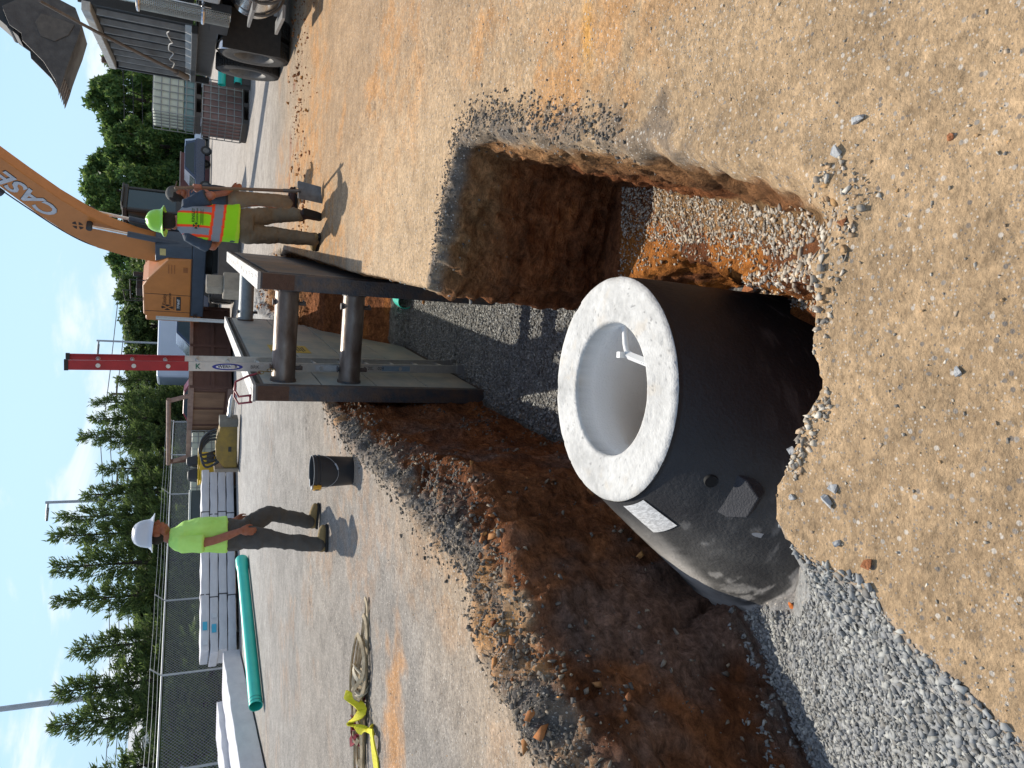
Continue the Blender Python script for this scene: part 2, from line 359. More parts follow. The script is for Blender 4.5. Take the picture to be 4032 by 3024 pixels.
    wc = wc*(1-gy) + np.array(srgb('7d716b'))*gy
    col = col*(1-wall[:, None]) + wc*wall[:, None]
    pile = sstep(-.02, .06, np.where(inside(xy, PILE_POLY), 1, -1)*dist_poly(xy, PILE_POLY+PILE_POLY[:1])+.03*c)
    pile *= sstep(-.3, .2, z+1.0)
    col = col*(1-pile[:, None]) + STONE*.9*pile[:, None]
    fl = sstep(-1.3, -1.45, z)*(y < 11.2)
    if nz is not None: fl = fl*sstep(.5, .8, nz)
    col = col*(1-fl[:, None]) + STONE*.75*fl[:, None]
    return np.clip(col, .01, 1), 1-wall*(1-pile)
def ground_mat():
    m = bpy.data.materials.new('soil'); m.use_nodes = True; nt = m.node_tree; N = nt.nodes; L = nt.links; b = N['Principled BSDF']
    b.inputs['Roughness'].default_value = .95; b.inputs['Specular IOR Level'].default_value = .15
    at = N.new('ShaderNodeAttribute'); at.attribute_name = 'Col'
    tc = N.new('ShaderNodeTexCoord')
    def noise(sc, det=6, ro=.65):
        n = N.new('ShaderNodeTexNoise'); n.inputs['Scale'].default_value = sc; n.inputs['Detail'].default_value = det; n.inputs['Roughness'].default_value = ro
        L.new(tc.outputs['Object'], n.inputs['Vector']); return n.outputs['Fac']
    def ramp(i, p0, p1, c0, c1):
        r = N.new('ShaderNodeValToRGB'); e = r.color_ramp.elements; e[0].position = p0; e[1].position = p1
        e[0].color = (c0,)*3+(1,) if not hasattr(c0, '__len__') else (*c0, 1); e[1].color = (c1,)*3+(1,) if not hasattr(c1, '__len__') else (*c1, 1)
        L.new(i, r.inputs[0]); return r.outputs[0]
    def mul(a, c, f=1):
        x = N.new('ShaderNodeMixRGB'); x.blend_type = 'MULTIPLY'; x.inputs[0].default_value = f; L.new(a, x.inputs[1]); L.new(c, x.inputs[2]); return x.outputs[0]
    col = at.outputs['Color']
    col = mul(col, ramp(noise(34, 8, .75), .33, .67, .6, 1.35))
    col = mul(col, ramp(noise(5, 7, .68), .3, .7, .74, 1.22))
    # stone chips of two sizes pressed into the dirt
    at2 = N.new('ShaderNodeAttribute'); at2.attribute_name = 'Chip'
    for sc, lo, amt in ((130, .72, .75), (62, .86, .8)):
        v = N.new('ShaderNodeTexVoronoi'); v.inputs['Scale'].default_value = sc; v.inputs['Randomness'].default_value = 1; L.new(tc.outputs['Object'], v.inputs['Vector'])
        sep = N.new('ShaderNodeSeparateColor'); L.new(v.outputs['Color'], sep.inputs[0])
        pick = ramp(sep.outputs[0], lo, lo+.02, 0., 1.); sh = ramp(v.outputs['Distance'], .28, .42, 1., 0.)
        f = N.new('ShaderNodeMath'); f.operation = 'MULTIPLY'; L.new(pick, f.inputs[0]); L.new(sh, f.inputs[1])
        f2 = N.new('ShaderNodeMath'); f2.operation = 'MULTIPLY'; f2.inputs[1].default_value = amt; L.new(f.outputs[0], f2.inputs[0]); f3 = N.new('ShaderNodeMath'); f3.operation = 'MULTIPLY'; L.new(f2.outputs[0], f3.inputs[0]); L.new(at2.outputs['Fac'], f3.inputs[1]); f2 = f3
        cc = ramp(sep.outputs[1], .2, .8, (.16, .15, .14), (.62, .56, .48))
        x = N.new('ShaderNodeMixRGB'); L.new(f2.outputs[0], x.inputs[0]); L.new(col, x.inputs[1]); L.new(cc, x.inputs[2]); col = x.outputs[0]
    # cut clay: cracks, smears and crumbly lumps
    inv = N.new('ShaderNodeMath'); inv.operation = 'SUBTRACT'; inv.inputs[0].default_value = 1; L.new(at2.outputs['Fac'], inv.inputs[1])
    wc_ = N.new('ShaderNodeMapping'); wc_.inputs['Scale'].default_value = (1, 1, 1.8); L.new(tc.outputs['Object'], wc_.inputs[0])
    w1 = N.new('ShaderNodeTexNoise'); w1.inputs['Scale'].default_value = 11; w1.inputs['Detail'].default_value = 9; w1.inputs['Roughness'].default_value = .74; w1.inputs['Distortion'].default_value = .6; L.new(wc_.outputs[0], w1.inputs['Vector'])
    wv = N.new('ShaderNodeTexVoronoi'); wv.feature = 'DISTANCE_TO_EDGE'; wv.inputs['Scale'].default_value = 9; L.new(w1.outputs['Color'], wv.inputs['Vector'])
    wm_ = N.new('ShaderNodeMixRGB'); wm_.blend_type = 'MULTIPLY'; L.new(inv.outputs[0], wm_.inputs[0]); L.new(col, wm_.inputs[1]); L.new(ramp(w1.outputs['Fac'], .36, .66, (.5, .46, .42), (1.55, 1.5, 1.42)), wm_.inputs[2]); col = wm_.outputs[0]
    L.new(col, b.inputs['Base Color'])
    nA = noise(60, 8, .75); nB = noise(14, 6, .6)
    ad = N.new('ShaderNodeMath'); ad.operation = 'MULTIPLY_ADD'; ad.inputs[1].default_value = 2.2; L.new(nB, ad.inputs[0]); L.new(nA, ad.inputs[2])
    bp = N.new('ShaderNodeBump'); bp.inputs['Strength'].default_value = .9; bp.inputs['Distance'].default_value = .012; L.new(ad.outputs[0], bp.inputs['Height'])
    hm = N.new('ShaderNodeMath'); hm.operation = 'MULTIPLY'; L.new(w1.outputs['Fac'], hm.inputs[0]); L.new(inv.outputs[0], hm.inputs[1])
    bp2 = N.new('ShaderNodeBump'); bp2.inputs['Strength'].default_value = 1; bp2.inputs['Distance'].default_value = .07; L.new(hm.outputs[0], bp2.inputs['Height']); L.new(bp.outputs[0], bp2.inputs['Normal'])
    L.new(bp2.outputs[0], b.inputs['Normal'])
    return m
M_SOIL = ground_mat()
def build_ground():
    V, nn, F = voxel(build_tin(), .0215)
    x0, y0, x1, y1 = DOM
    e = .05
    keep = (V[:, 2] > -2.3) & (V[:, 0] > x0+e) & (V[:, 0] < x1-e) & (V[:, 1] > y0+e) & (V[:, 1] < y1-e)
    F = F[keep[F].all(1)]; used = np.unique(F); mp = -np.ones(len(V), int); mp[used] = np.arange(len(used)); V = V[used]; nn = nn[used]; F = mp[F]
    xy = V[:, :2]; fade = sstep(0, .35, np.minimum.reduce([V[:, 0]-x0-e, x1-e-V[:, 0], V[:, 1]-y0-e, y1-e-V[:, 1]]))
    nz = nn[:, 2]; steep = sstep(.92, .6, nz)*(V[:, 2] < -.02)
    cl = [(-.1, 8.4), (-.38, 7.3), (-.5, 6.1), (-.66, 5.1), (-.78, 4.5), (-.95, 3.85), (-1.2, 3.45), (-1.42, 3.0), (-1.52, 2.66), (-2.0, 2.3)]
    crum = sstep(.34, .08, dist_poly(xy, cl)+.1*fbm(V, 2, 3, 8))
    crum = crum*sstep(-.5, -.25, V[:, 2]); crum = np.maximum(crum, .3*sstep(.12, .03, dist_poly(xy, [(.75, 4.57), (1.2, 4.3), (1.42, 4.15), (1.4, 3.85), (1.1, 2.95)])+.05*fbm(V, 5, 3, 8)))
    crum = np.maximum(crum, .2*sstep(.12, .02, dist_poly(xy, rim_right+rim_far)))
    crum = np.maximum(crum, .12*sstep(.06, .0, dist_poly(xy, rim_near)))
    end = sstep(12.2, 13.2, V[:, 1])*inside(xy, RIM)
    crum = np.maximum(crum, end)
    d = .006*fbm(V, 1.6, 4, 1) + .004*fbm(V, 9, 3, 2) + .0025*fbm(V, 28, 2, 4)
    steep = steep*(1-inside(xy, PILE_POLY))
    hole = (V[:, 0] > .3)*(V[:, 1] < 5)*1.
    fadew = sstep(-.01, -.2, V[:, 2]); steep = steep*(.25+.75*fadew)
    for (ax, ay, bx, by, w_, dpt, lug) in ((1.9, .2, 2.6, 9.0, .11, .012, .09), (3.0, .2, 3.4, 12.0, .11, .010, .09), (-3.0, 9.0, 3.4, 11.2, .12, .012, .1), (-3.2, 4.0, -1.9, 10.5, .11, .010, .09), (.2, .2, 3.4, .9, .1, .007, .08)):
        A_ = np.array([ax, ay]); D_ = np.array([bx-ax, by-ay]); D_ = D_/np.linalg.norm(D_); rel = xy-A_; al = rel@D_; ac = rel@np.array([-D_[1], D_[0]])+.06*np.sin(al*.8)
        ins_ = sstep(w_, w_*.8, np.abs(ac))*(al > 0)*(V[:, 2] > -.03)
        d = d - dpt*ins_*(.5+.5*np.sign(np.sin(al/lug*6.283+np.sign(ac)*1.2)))*(.4+.9*fbm(V, 2.2, 3, 93)).clip(0, 1) + dpt*.6*sstep(.03, 0, np.abs(np.abs(ac)-w_-.015))*(V[:, 2] > -.03)*(al > 0)
    d = d + steep*(.05*fbm(V*np.array([1, 1, 1.6]), 2.4, 5, 31) + (.03+.02*hole)*fbm(V, 8, 4, 33, ridge=True) + .012*fbm(V, 24, 3, 34, ridge=True))
    d = d + crum*(.075*fbm(V, 5, 4, 51, ridge=True) + .05*np.abs(fbm(V, 17, 3, 53)) + .02)
    inp = (V[:, 2] < -.15)*(1-steep); d = d + inp*(.02*fbm(V, 4, 3, 61)+.01*fbm(V, 18, 3, 62))
    # left bank: lumps and slide lines running down the slope
    lb = steep*(V[:, 0] < -.3)*(V[:, 1] < 7)
    d = d + lb*.045*fbm(np.c_[V[:, 0]*3, V[:, 1]*3, V[:, 2]], 1.3, 4, 66, ridge=True)
    V = V + nn*(d*fade)[:, None]
    # lip pebble-shaped bites along the near edge
    # outer sheet to the horizon
    def axis(lo, hi, a, b, st):
        L_ = [lo]; 
        p = lo; s = st
        while p > -900: s *= 1.35; p -= s; L_.insert(0, p)
        n = max(1, int((hi-lo)/st)); L_ += [lo+(hi-lo)*(i+1)/n for i in range(n)]
        p = hi; s = st
        while p < 1500: s *= 1.3; p += s; L_.append(p)
        return np.array(L_)
    g = .1
    # four strips of ground around the patch
    n0 = len(V); Vs = [V]; Fs = [F]; off = n0
    X0, Y0, X1, Y1 = x0+g, y0+g, x1-g, y1-g
    def strip(xs, ys):
        nonlocal off
        gx, gy = np.meshgrid(xs, ys); q = np.c_[gx.ravel(), gy.ravel(), np.zeros(gx.size)]
        r = np.hypot(q[:, 0]*1., q[:, 1])
        q[:, 2] = -.004 + .02*fbm(q, .4, 3, 91)*sstep(20, 30, r)
        a, b = len(xs), len(ys); i = np.arange(a-1)[None]+np.arange(b-1)[:, None]*a; i = i.ravel()
        Vs.append(q); Fs.append(np.c_[i, i+1, i+1+a, i+a]+off); off += len(q)
    def grow(s, e, st, k): 
        L_ = [s]; 
        while abs(L_[-1]) < abs(e): L_.append(L_[-1]+st); st *= k
        return L_
    right = grow(X1, 900, .12, 1.035); left = [-v for v in grow(-X0, 900, .12, 1.035)][::-1]
    fwd = grow(Y1, 1400, .14, 1.03); back = grow(Y0, -60, -.4, 1.3)[::-1]
    mid = np.linspace(Y0, Y1, 150)
    strip(right, mid); strip(left, mid)
    wide = np.array(left+list(np.linspace(X0, X1, 60))[1:-1]+right); strip(wide, fwd); strip(wide, back)
    V = np.vstack(Vs); F = np.vstack(Fs)
    nzf = np.ones(len(V)); nzf[:n0] = nz
    C, CHIP = ground_color(V, nzf)
    o = npmesh('ground', V, F, M_SOIL, smooth=True)
    at = o.data.color_attributes.new('Col', 'FLOAT_COLOR', 'POINT'); at.data.foreach_set('color', np.c_[C, np.ones(len(C))].astype(np.float32).ravel())
    a2 = o.data.attributes.new('Chip', 'FLOAT', 'POINT'); a2.data.foreach_set('value', CHIP.astype(np.float32))
    tag(o, kind='structure')
    return o, V[:n0], F[:len(Fs[0])]
GROUND, GV, GF = build_ground()
BVH = BVHTree.FromPolygons([tuple(v) for v in GV], [tuple(int(i) for i in f) for f in GF])
def gz(x, y, top=3.):
    h = BVH.ray_cast(Vector((x, y, top)), Vector((0, 0, -1)))
    return (h[0].z, h[1]) if h[0] is not None else (0., Vector((0, 0, 1)))
# ---------------------------------------------------------------- loose stone
def rock_proto(seed, sub=0):
    """angular crushed stone: convex hull of a few random points"""
    r = np.random.default_rng(seed); n = 7+7*sub+seed % 3; P = r.normal(size=(n, 3)); P /= np.linalg.norm(P, axis=1)[:, None]; P *= r.uniform(.65, 1.08, (n, 1)); P *= np.array([1.2, .88, .68])
    bm = bmesh.new(); [bm.verts.new(p) for p in P]; h = bmesh.ops.convex_hull(bm, input=bm.verts); bmesh.ops.delete(bm, geom=[v for v in bm.verts if not v.link_faces], context='VERTS')
    bmesh.ops.triangulate(bm, faces=bm.faces); bm.verts.index_update(); V = np.array([v.co[:] for v in bm.verts]); F = np.array([[v.index for v in f.verts] for f in bm.faces]); bm.free(); return V, F
PROTOS = [rock_proto(i) for i in range(24)]
def stone_mat(name, cols, rough=.9):
    m = bpy.data.materials.new(name); m.use_nodes = True; nt = m.node_tree; N = nt.nodes; L = nt.links; b = N['Principled BSDF']; b.inputs['Roughness'].default_value = rough
    b.inputs['Specular IOR Level'].default_value = .25
    g = N.new('ShaderNodeNewGeometry'); r = N.new('ShaderNodeValToRGB'); e = r.color_ramp.elements
    for i, c in enumerate(cols):
        p = i/(len(cols)-1)
        el = e[i] if i < 2 else e.new(p)
        el.position = p
    for el, c in zip(sorted(e, key=lambda q: q.position), cols): el.color = (*c, 1)
    L.new(g.outputs['Random Per Island'], r.inputs[0])
    tc = N.new('ShaderNodeTexCoord'); n = N.new('ShaderNodeTexNoise'); n.inputs['Scale'].default_value = 45; n.inputs['Detail'].default_value = 5; L.new(tc.outputs['Object'], n.inputs['Vector'])
    r2 = N.new('ShaderNodeValToRGB'); r2.color_ramp.elements[0].position = .3; r2.color_ramp.elements[1].position = .7; r2.color_ramp.elements[0].color = (.75,)*3+(1,); r2.color_ramp.elements[1].color = (1.15,)*3+(1,)
    L.new(n.outputs['Fac'], r2.inputs[0]); x = N.new('ShaderNodeMixRGB'); x.blend_type = 'MULTIPLY'; x.inputs[0].default_value = 1; L.new(r.outputs[0], x.inputs[1]); L.new(r2.outputs[0], x.inputs[2])
    L.new(x.outputs[0], b.inputs['Base Color']); return m
M_STONE = stone_mat('crushed_stone', [srgb('6f7172'), srgb('9b9b98'), srgb('828384'), srgb('aeada6'), srgb('8e8d88'), srgb('77746f')])
M_MIX = stone_mat('mixed_stone', [srgb('9a8f80'), srgb('c2b6a2'), srgb('7a736a'), srgb('cfc6b6'), srgb('b08a5c'), srgb('8d8478'), srgb('b9b0a2')])
M_CHUNK = stone_mat('broken_surface', [srgb('5f5b57'), srgb('857a6c'), srgb('504d4a'), srgb('94846f'), srgb('6f6960')])
M_CLOD = stone_mat('clay_clods', [srgb('8a5a3c'), srgb('a86f42'), srgb('74492f'), srgb('c08a50'), srgb('946546')])
def scatter(name, pts, sizes, m, label, sink=.25, up=3., flat=.5, minnz=0.):
    Vs = []; Fs = []; off = 0
    for (x, y), s in zip(pts, sizes):
        z, n = gz(x, y, up)
        if n.z < minnz: continue
        V, F = PROTOS[random.randrange(len(PROTOS))]
        q = Matrix.Rotation(random.random()*6.28, 3, 'Z') @ Matrix.Rotation(random.gauss(0, flat), 3, 'X') @ Matrix.Rotation(random.gauss(0, flat), 3, 'Y')
        t = Vector((0, 0, 1)).rotation_difference(n).to_matrix() @ q
        A = np.array(t)*s
        Vs.append(V@A.T + np.array([x, y, z])+np.array(n)*s*(.6-sink)*.6); Fs.append(F+off); off += len(V)
    o = npmesh(name, np.vstack(Vs), np.vstack(Fs), m); tag(o, label, 'gravel', kind='stuff'); return o
def in_poly(poly, n):
    poly = np.array(poly); lo = poly.min(0); hi = poly.max(0); out = []
    while len(out) < n:
        p = rng.uniform(lo, hi, (n*2, 2)); p = p[inside(p, poly)]; out += [tuple(q) for q in p]
    return out[:n]
def sz(n, lo, hi, k=2.5): return lo+(hi-lo)*rng.random(n)**k
def build_stones():
    p = in_poly([(-.34, 1.62), (-.42, 1.45), (-.44, 1.24), (-.52, 1.17), (-.58, 1.05), (-.66, .88), (-.82, .4), (-1.0, .0), (-1.9, .3), (-2.3, 1.6), (-1.6, 2.3), (-1.3, 2.5), (-1.0, 2.72), (-.9, 2.2)], 34000)
    scatter('gravel_pile', p, sz(len(p), .004, .0185, 2.6), M_STONE, 'sloping spread of loose grey crushed stone left of the concrete cone, beside the tan ground', minnz=.58)
    p = in_poly([(.62, 4.75), (.84, 6.0), (1.05, 7.4), (1.7, 11.1), (.5, 11.1), (-.2, 7.7), (-.48, 6.0), (-.5, 4.9), (-.55, 4.2), (-.55, 3.6), (.45, 3.6), (.5, 4.6)], 19000)
    s = sz(len(p), .009, .026, 1.8); scatter('gravel_bed', p, s, M_STONE, 'grey crushed stone covering the trench floor between the steel panels', minnz=.6)
    # bench, hole bottom and near edge
    p = in_poly([(.42, 1.45), (.53, 1.6), (.61, 1.9), (.73, 2.28), (.95, 2.95), (1.1, 3.4), (1.28, 4.05), (.95, 4.0), (.78, 3.3), (.66, 2.7), (.53, 2.2), (.44, 1.85)], 3600)
    p += in_poly([(.4, 1.55), (.53, 2.2), (.66, 2.7), (.78, 3.3), (.95, 4.0), (.7, 4.1), (.7, 3.3), (.5, 2.5), (.36, 1.8)], 500)
    p += in_poly([(.26, 1.44), (.38, 1.5), (.42, 1.9), (.47, 2.6), (.6, 3.3), (.45, 3.6), (.36, 2.4), (.22, 1.6)], 2600)
    p += in_poly([(.45, 1.22), (.6, 1.36), (.52, 1.5), (.36, 1.5), (.1, 1.42), (.1, 1.39), (.4, 1.30)], 260)
    p += in_poly([(-.24, 1.47), (-.05, 1.36), (.03, 1.37), (-.1, 1.46), (-.22, 1.5)], 130)
    scatter('loose_stone', p, sz(len(p), .0045, .0165, 2.4), M_MIX, 'loose pale and rust stained stones lying on the ledge and in the deep narrow hole', minnz=.45)
    # scattered on the ground surface, crumbs of the surface course, clods
    p = [(rng.normal(0, 2.2), abs(rng.normal(0, 4))+.3) for _ in range(15000)]
    p = [q for q in p if not inside(np.array([q]), RIM)[0] and abs(q[0]) < 3.3 and q[1] < 11]
    scatter('scattered_stone', p, sz(len(p), .0018, .0075, 3), M_MIX, 'small stones strewn over the tan ground around the hole')
    b = [(-.1, 8.4), (-.38, 7.3), (-.5, 6.1), (-.66, 5.1), (-.78, 4.5), (-.95, 3.85), (-1.2, 3.45), (-1.42, 3.0), (-1.52, 2.66), (-2.0, 2.3)]
    def along(poly, n, w):
        out = []; poly = [Vector(q) for q in poly]; L_ = [(c-a).length for a, c in zip(poly, poly[1:])]; T = sum(L_)
        for _ in range(n):
            t = random.random()*T; i = 0
            while t > L_[i] and i < len(L_)-1: t -= L_[i]; i += 1
            q = poly[i].lerp(poly[i+1], t/L_[i]); out.append((q.x+random.gauss(0, w), q.y+random.gauss(0, w)))
        return out
    p = along(b, 11000, .14); scatter('broken_surface_crumbs', p, sz(len(p), .004, .024, 4), M_CHUNK, 'dark crumbled road surface heaped along the left rim of the excavation', flat=1)
    p = along([(.8, 4.62), (1.2, 4.42), (1.5, 4.25), (1.5, 3.9), (1.3, 3.3), (1.15, 2.9), (.95, 2.4)], 2600, .06); scatter('rim_crumbs', p, sz(len(p), .003, .015, 3), M_CHUNK, 'dark crumbs and grey chips along the right rim of the deep hole', flat=1)
    p = along([(-.22, 5), (-.6, 4.0), (-1.2, 3.3), (-1.5, 2.75)], 120, .12)+along([(1.6, 10.5), (3.4, 11.2), (6.5, 11.6)], 420, .55)+in_poly([(1.15, 13.5), (2.2, 13.4), (2.3, 17), (1.5, 17)], 500)
    scatter('clay_clods', p, sz(len(p), .01, .05, 4), M_CLOD, 'reddish clay clods dropped on the gravel between hole and dump truck', flat=1)
build_stones()
def rock(x, y, s, m, label, group=None, z=None, seed=0):
    V, F = rock_proto(100+seed, 1); mb = MB(); zz, n = gz(x, y); zz = zz if z is None else z
    rt = Matrix.Rotation(seed*1.7, 3, 'Z')
    V = (V*s)@np.array(rt).T; mb.v = [tuple(v) for v in V]; mb.f = [tuple(int(i) for i in f) for f in F]
    o = mb.build('rock', m, loc=(x, y, zz+s*.35)); tag(o, label, 'rock', group); return o
M_ROCKG = mat('rock_grey', srgb('b4b4b2'), srgb('8f8f8e'), 12, .9, bump=.5); M_ROCKB = mat('rock_rust', srgb('a86b40'), srgb('7c4c30'), 14, .95, bump=.6)
# ================================================================ CONCRETE CONE
TC = np.array([-.01, 2.9]); BC = np.array([-.32, 2.86]); RT, RB = .51, .79; ZT, ZS, ZB = -.29, -1.02, -1.5
def cone_c(z):
    s = np.clip((ZT-.03-z)/(ZT-.03-ZS), 0, 1); s = s*1.06-.06*s*s; s = np.where(s > .82, .82+.18*np.sin(np.clip((s-.82)/.18, 0, 1)*math.pi/2), s); s = np.clip(s, 0, 1)
    return TC[0]+(BC[0]-TC[0])*s, TC[1]+(BC[1]-TC[1])*s, RT+(RB-RT)*s
def cone_pt(th, z, off=0.):
    cx, cy, r = cone_c(z); return np.stack([cx+(r+off)*np.cos(th), cy+(r+off)*np.sin(th), z+0*th], -1)
def vcol_mat(name, rough, bump=.3, bscale=60, metal=0):
    m = bpy.data.materials.new(name); m.use_nodes = True; nt = m.node_tree; N = nt.nodes; L = nt.links; b = N['Principled BSDF']
    at = N.new('ShaderNodeAttribute'); at.attribute_name = 'Col'; L.new(at.outputs['Color'], b.inputs['Base Color']); b.inputs['Roughness'].default_value = rough; b.inputs['Metallic'].default_value = metal
    tc = N.new('ShaderNodeTexCoord'); n = N.new('ShaderNodeTexNoise'); n.inputs['Scale'].default_value = bscale; n.inputs['Detail'].default_value = 6; L.new(tc.outputs['Object'], n.inputs['Vector'])
    bp = N.new('ShaderNodeBump'); bp.inputs['Strength'].default_value = bump; bp.inputs['Distance'].default_value = .01; L.new(n.outputs['Fac'], bp.inputs['Height']); L.new(bp.outputs[0], b.inputs['Normal'])
    return m
def setcol(o, C):
    at = o.data.color_attributes.new('Col', 'FLOAT_COLOR', 'POINT'); at.data.foreach_set('color', np.c_[np.clip(C, 0, 1), np.ones(len(C))].astype(np.float32).ravel())
def build_cone():
    root = thing('manhole_cone', 'large black coated concrete cone with a pale round open top, standing in the hole', 'manhole cone', (BC[0], BC[1], ZB))
    org = np.array([BC[0], BC[1], ZB]); n = 260
    zs = np.concatenate([[ZT-.012], np.linspace(ZT-.03, ZS-.02, 120), np.linspace(ZS-.06, ZB, 12)])
    th = np.arange(n)*2*math.pi/n
    V = np.vstack([cone_pt(th, np.full(n, z)) for z in zs]); m = len(zs)
    i = np.arange(m-1)[:, None]*n+np.arange(n)[None]; j = np.arange(m-1)[:, None]*n+(np.arange(n)[None]+1) % n
    F = np.c_[i.ravel(), j.ravel(), (j+n).ravel(), (i+n).ravel()][:, ::-1]
    d = .004*fbm(V, 4, 4, 5)+.0015*fbm(V, 30, 3, 6)
    c3 = np.array([V[:, 0]-cone_c(V[:, 2])[0], V[:, 1]-cone_c(V[:, 2])[1], V[:, 2]*0]).T; c3 /= np.linalg.norm(c3, axis=1)[:, None]
    V = V+c3*d[:, None]
    x, y, z = V.T
    base = np.array([.017, .016, .017]); dust = np.array([.12, .115, .105]); bare_lit = np.array([.5, .47, .43])
    side = sstep(-.25, -.85, x+.15*(y-2.86)+.12*fbm(V, 3, 3, 7))
    C = base+(dust-base)*(side*(.45+.6*fbm(V, 6, 5, 8)))[:, None].clip(0, 1)
    sc = sstep(.16, .4, fbm(np.c_[x*9, y*9, z*34], 1, 4, 9))*sstep(-.55, -1.05, z)*(.35+.65*side)*.8*sstep(.47, .2, np.abs(y-2.5+0*z))
    sc = np.maximum(sc, sstep(.3, .5, fbm(np.c_[x*12, y*12, z*22], 1, 3, 19))*sstep(-.3, -.9, x)*.5)
    scuff_lit = sstep(.42, .05, np.abs(((np.arctan2(y-2.86, x+.32)-3.1+np.pi) % (2*np.pi))-np.pi)+.12*fbm(V, 5, 3, 12)+.15*fbm(np.c_[x*3, y*3, z*30], 1, 3, 18))*sstep(-.35, -.75, z)*.8  # scraped left flank; also puts the lit left edge into the colour
    sc = np.clip(np.maximum(sc, scuff_lit), 0, 1)
    C = C*(1-sc[:, None])+bare_lit*sc[:, None]
    C = C*(1+.25*fbm(V, 14, 3, 14))[:, None]
    o = npmesh('coated_body', V-org, F, vcol_mat('bitumen_coating', .62, .35, 70), smooth=True, parent=root); setcol(o, C)
    # pale top rim and the hollow inside as one concrete surface
    RI = .305
    prof = [(RT-.001, ZT-.014), (RT-.009, ZT-.003), (RT-.03, ZT)] + [(RT-.03-(RT-.03-RI-.012)*k/22, ZT) for k in range(1, 23)] + [(RI+.002, ZT-.004), (RI-.003, ZT-.02), (RI, ZT-.1), (RI+.005, ZT-.2)]
    rings = []
    for r, z in prof: rings.append(np.c_[TC[0]+r*np.cos(th), TC[1]+r*np.sin(th), np.full(n, z)])
    for k in range(1, 26):
        z = ZT-.2-k*.042; s = min(1, k/15.); s = s*s*(3-2*s)*.5+s*.5
        cx = TC[0]+(BC[0]-TC[0])*s; cy = TC[1]+(BC[1]-TC[1])*s; r = RI+.005+(.6-RI)*s
        rings.append(np.c_[cx+r*np.cos(th), cy+r*np.sin(th), np.full(n, z)])
    V = np.vstack(rings); m = len(rings)
    i = np.arange(m-1)[:, None]*n+np.arange(n)[None]; j = np.arange(m-1)[:, None]*n+(np.arange(n)[None]+1) % n
    F = np.c_[i.ravel(), j.ravel(), (j+n).ravel(), (i+n).ravel()]
    top = V[:, 2] > ZT-.03
    V[:, 2] += np.where(top, .0022*fbm(V, 25, 3, 3)-.004*sstep(.45, .7, fbm(V, 45, 2, 4)), 0)
    edge = np.hypot(V[:, 0]-TC[0], V[:, 1]-TC[1]) > RT-.02; V[:, 2] -= np.where(edge & top, .006*sstep(.1, .5, fbm(V, 18, 3, 44)), 0)
    t = fbm(V, 6, 5, 21); C = np.array([.5, .49, .46])[None]*(1+.3*t+.22*fbm(V, 50, 2, 22))[:, None]
    st = sstep(.25, .5, fbm(V, 9, 4, 24))*top*.35; C = C*(1-st[:, None])+np.array([.52, .44, .33])*st[:, None]
    pit = sstep(.5, .6, fbm(V, 60, 2, 25))*top*.6; C = C*(1-pit[:, None])+np.array([.1, .1, .1])*pit[:, None]
    C = np.where(top[:, None], C, C*.0+np.array([.84, .84, .82])*(1+.06*t)[:, None])
    o = npmesh('concrete_rim', V-org, F, vcol_mat('pale_concrete', .9, .45, 90), smooth=True, parent=root); setcol(o, C)
    # paper sticker following the curved side
    a0, a1, z0, z1 = R(189), R(207), -.335, -.475; q = 14
    A, Z = np.meshgrid(np.linspace(a0, a1, q), np.linspace(z0, z1, q)); A = A+ (Z-z0)*(-.25)
    V = cone_pt(A.ravel(), Z.ravel(), .006); i = (np.arange(q-1)[None]+np.arange(q-1)[:, None]*q).ravel()
    ms = mat('paper_label', (.78, .77, .74), (.5, .49, .47), 90, .8, contrast=.12, stretch=(.4, .4, 1.6), detail=2)
    npmesh('label_sticker', V-org, np.c_[i, i+1, i+q+1, i+q], ms, smooth=True, parent=root)
    # lifting hole (raised black disc, the hollow's shade put into its colour), mortar lug, paint spot
    mb = MB(); th0, zz = R(240), -.475; p = cone_pt(np.array(th0), np.array(zz), .0); nrm = Vector((math.cos(th0), math.sin(th0), .35)).normalized()
    P0 = Vector(p.tolist())-Vector(org.tolist())
    mb.M = Matrix.Translation(P0) @ nrm.to_track_quat('Z', 'Y').to_matrix().to_4x4()
    mb.lathe([(.0, .006), (.017, .0065), (.022, .006), (.027, .008), (.029, .004), (.029, -.02)], n=24)
    mb.build('lifting_hole_disc', mat('hole_black', (.004, .004, .004), rough=.8), root, smooth=40)
    mb = MB(); th0, zz = R(241), -.585; p = cone_pt(np.array(th0), np.array(zz), .0); P0 = Vector(p.tolist())-Vector(org.tolist())
    mb.M = Matrix.Translation(P0) @ Matrix.Rotation(th0+math.pi/2, 4, 'Z')
    mb.add([(-.11, .06, .05), (.09, .06, .05), (-.12, .04, -.05), (.1, .04, -.06), (-.05, -.07, -.0), (.05, -.075, -.01), (-.1, .0, .03), (.09, -.01, .02), (-.02, -.05, -.05), (.06, -.05, -.06), (-.1, -.01, -.03), (.1, .0, -.04)],
           [(0, 1, 7, 5, 4, 6), (6, 4, 8, 10), (7, 11, 9, 5), (4, 5, 9, 8), (0, 6, 10, 2), (1, 3, 11, 7), (10, 8, 9, 11, 3, 2)])
    mb.build('lifting_lug', mat('lug_concrete', (.02, .021, .025), (.045, .046, .052), 20, .8, bump=.3), root, bevel=.006)
    mb = MB(); th0, zz = R(232), -.7; p = cone_pt(np.array(th0), np.array(zz), .003); P0 = Vector(p.tolist())-Vector(org.tolist()); nrm = Vector((math.cos(th0), math.sin(th0), .36)).normalized()
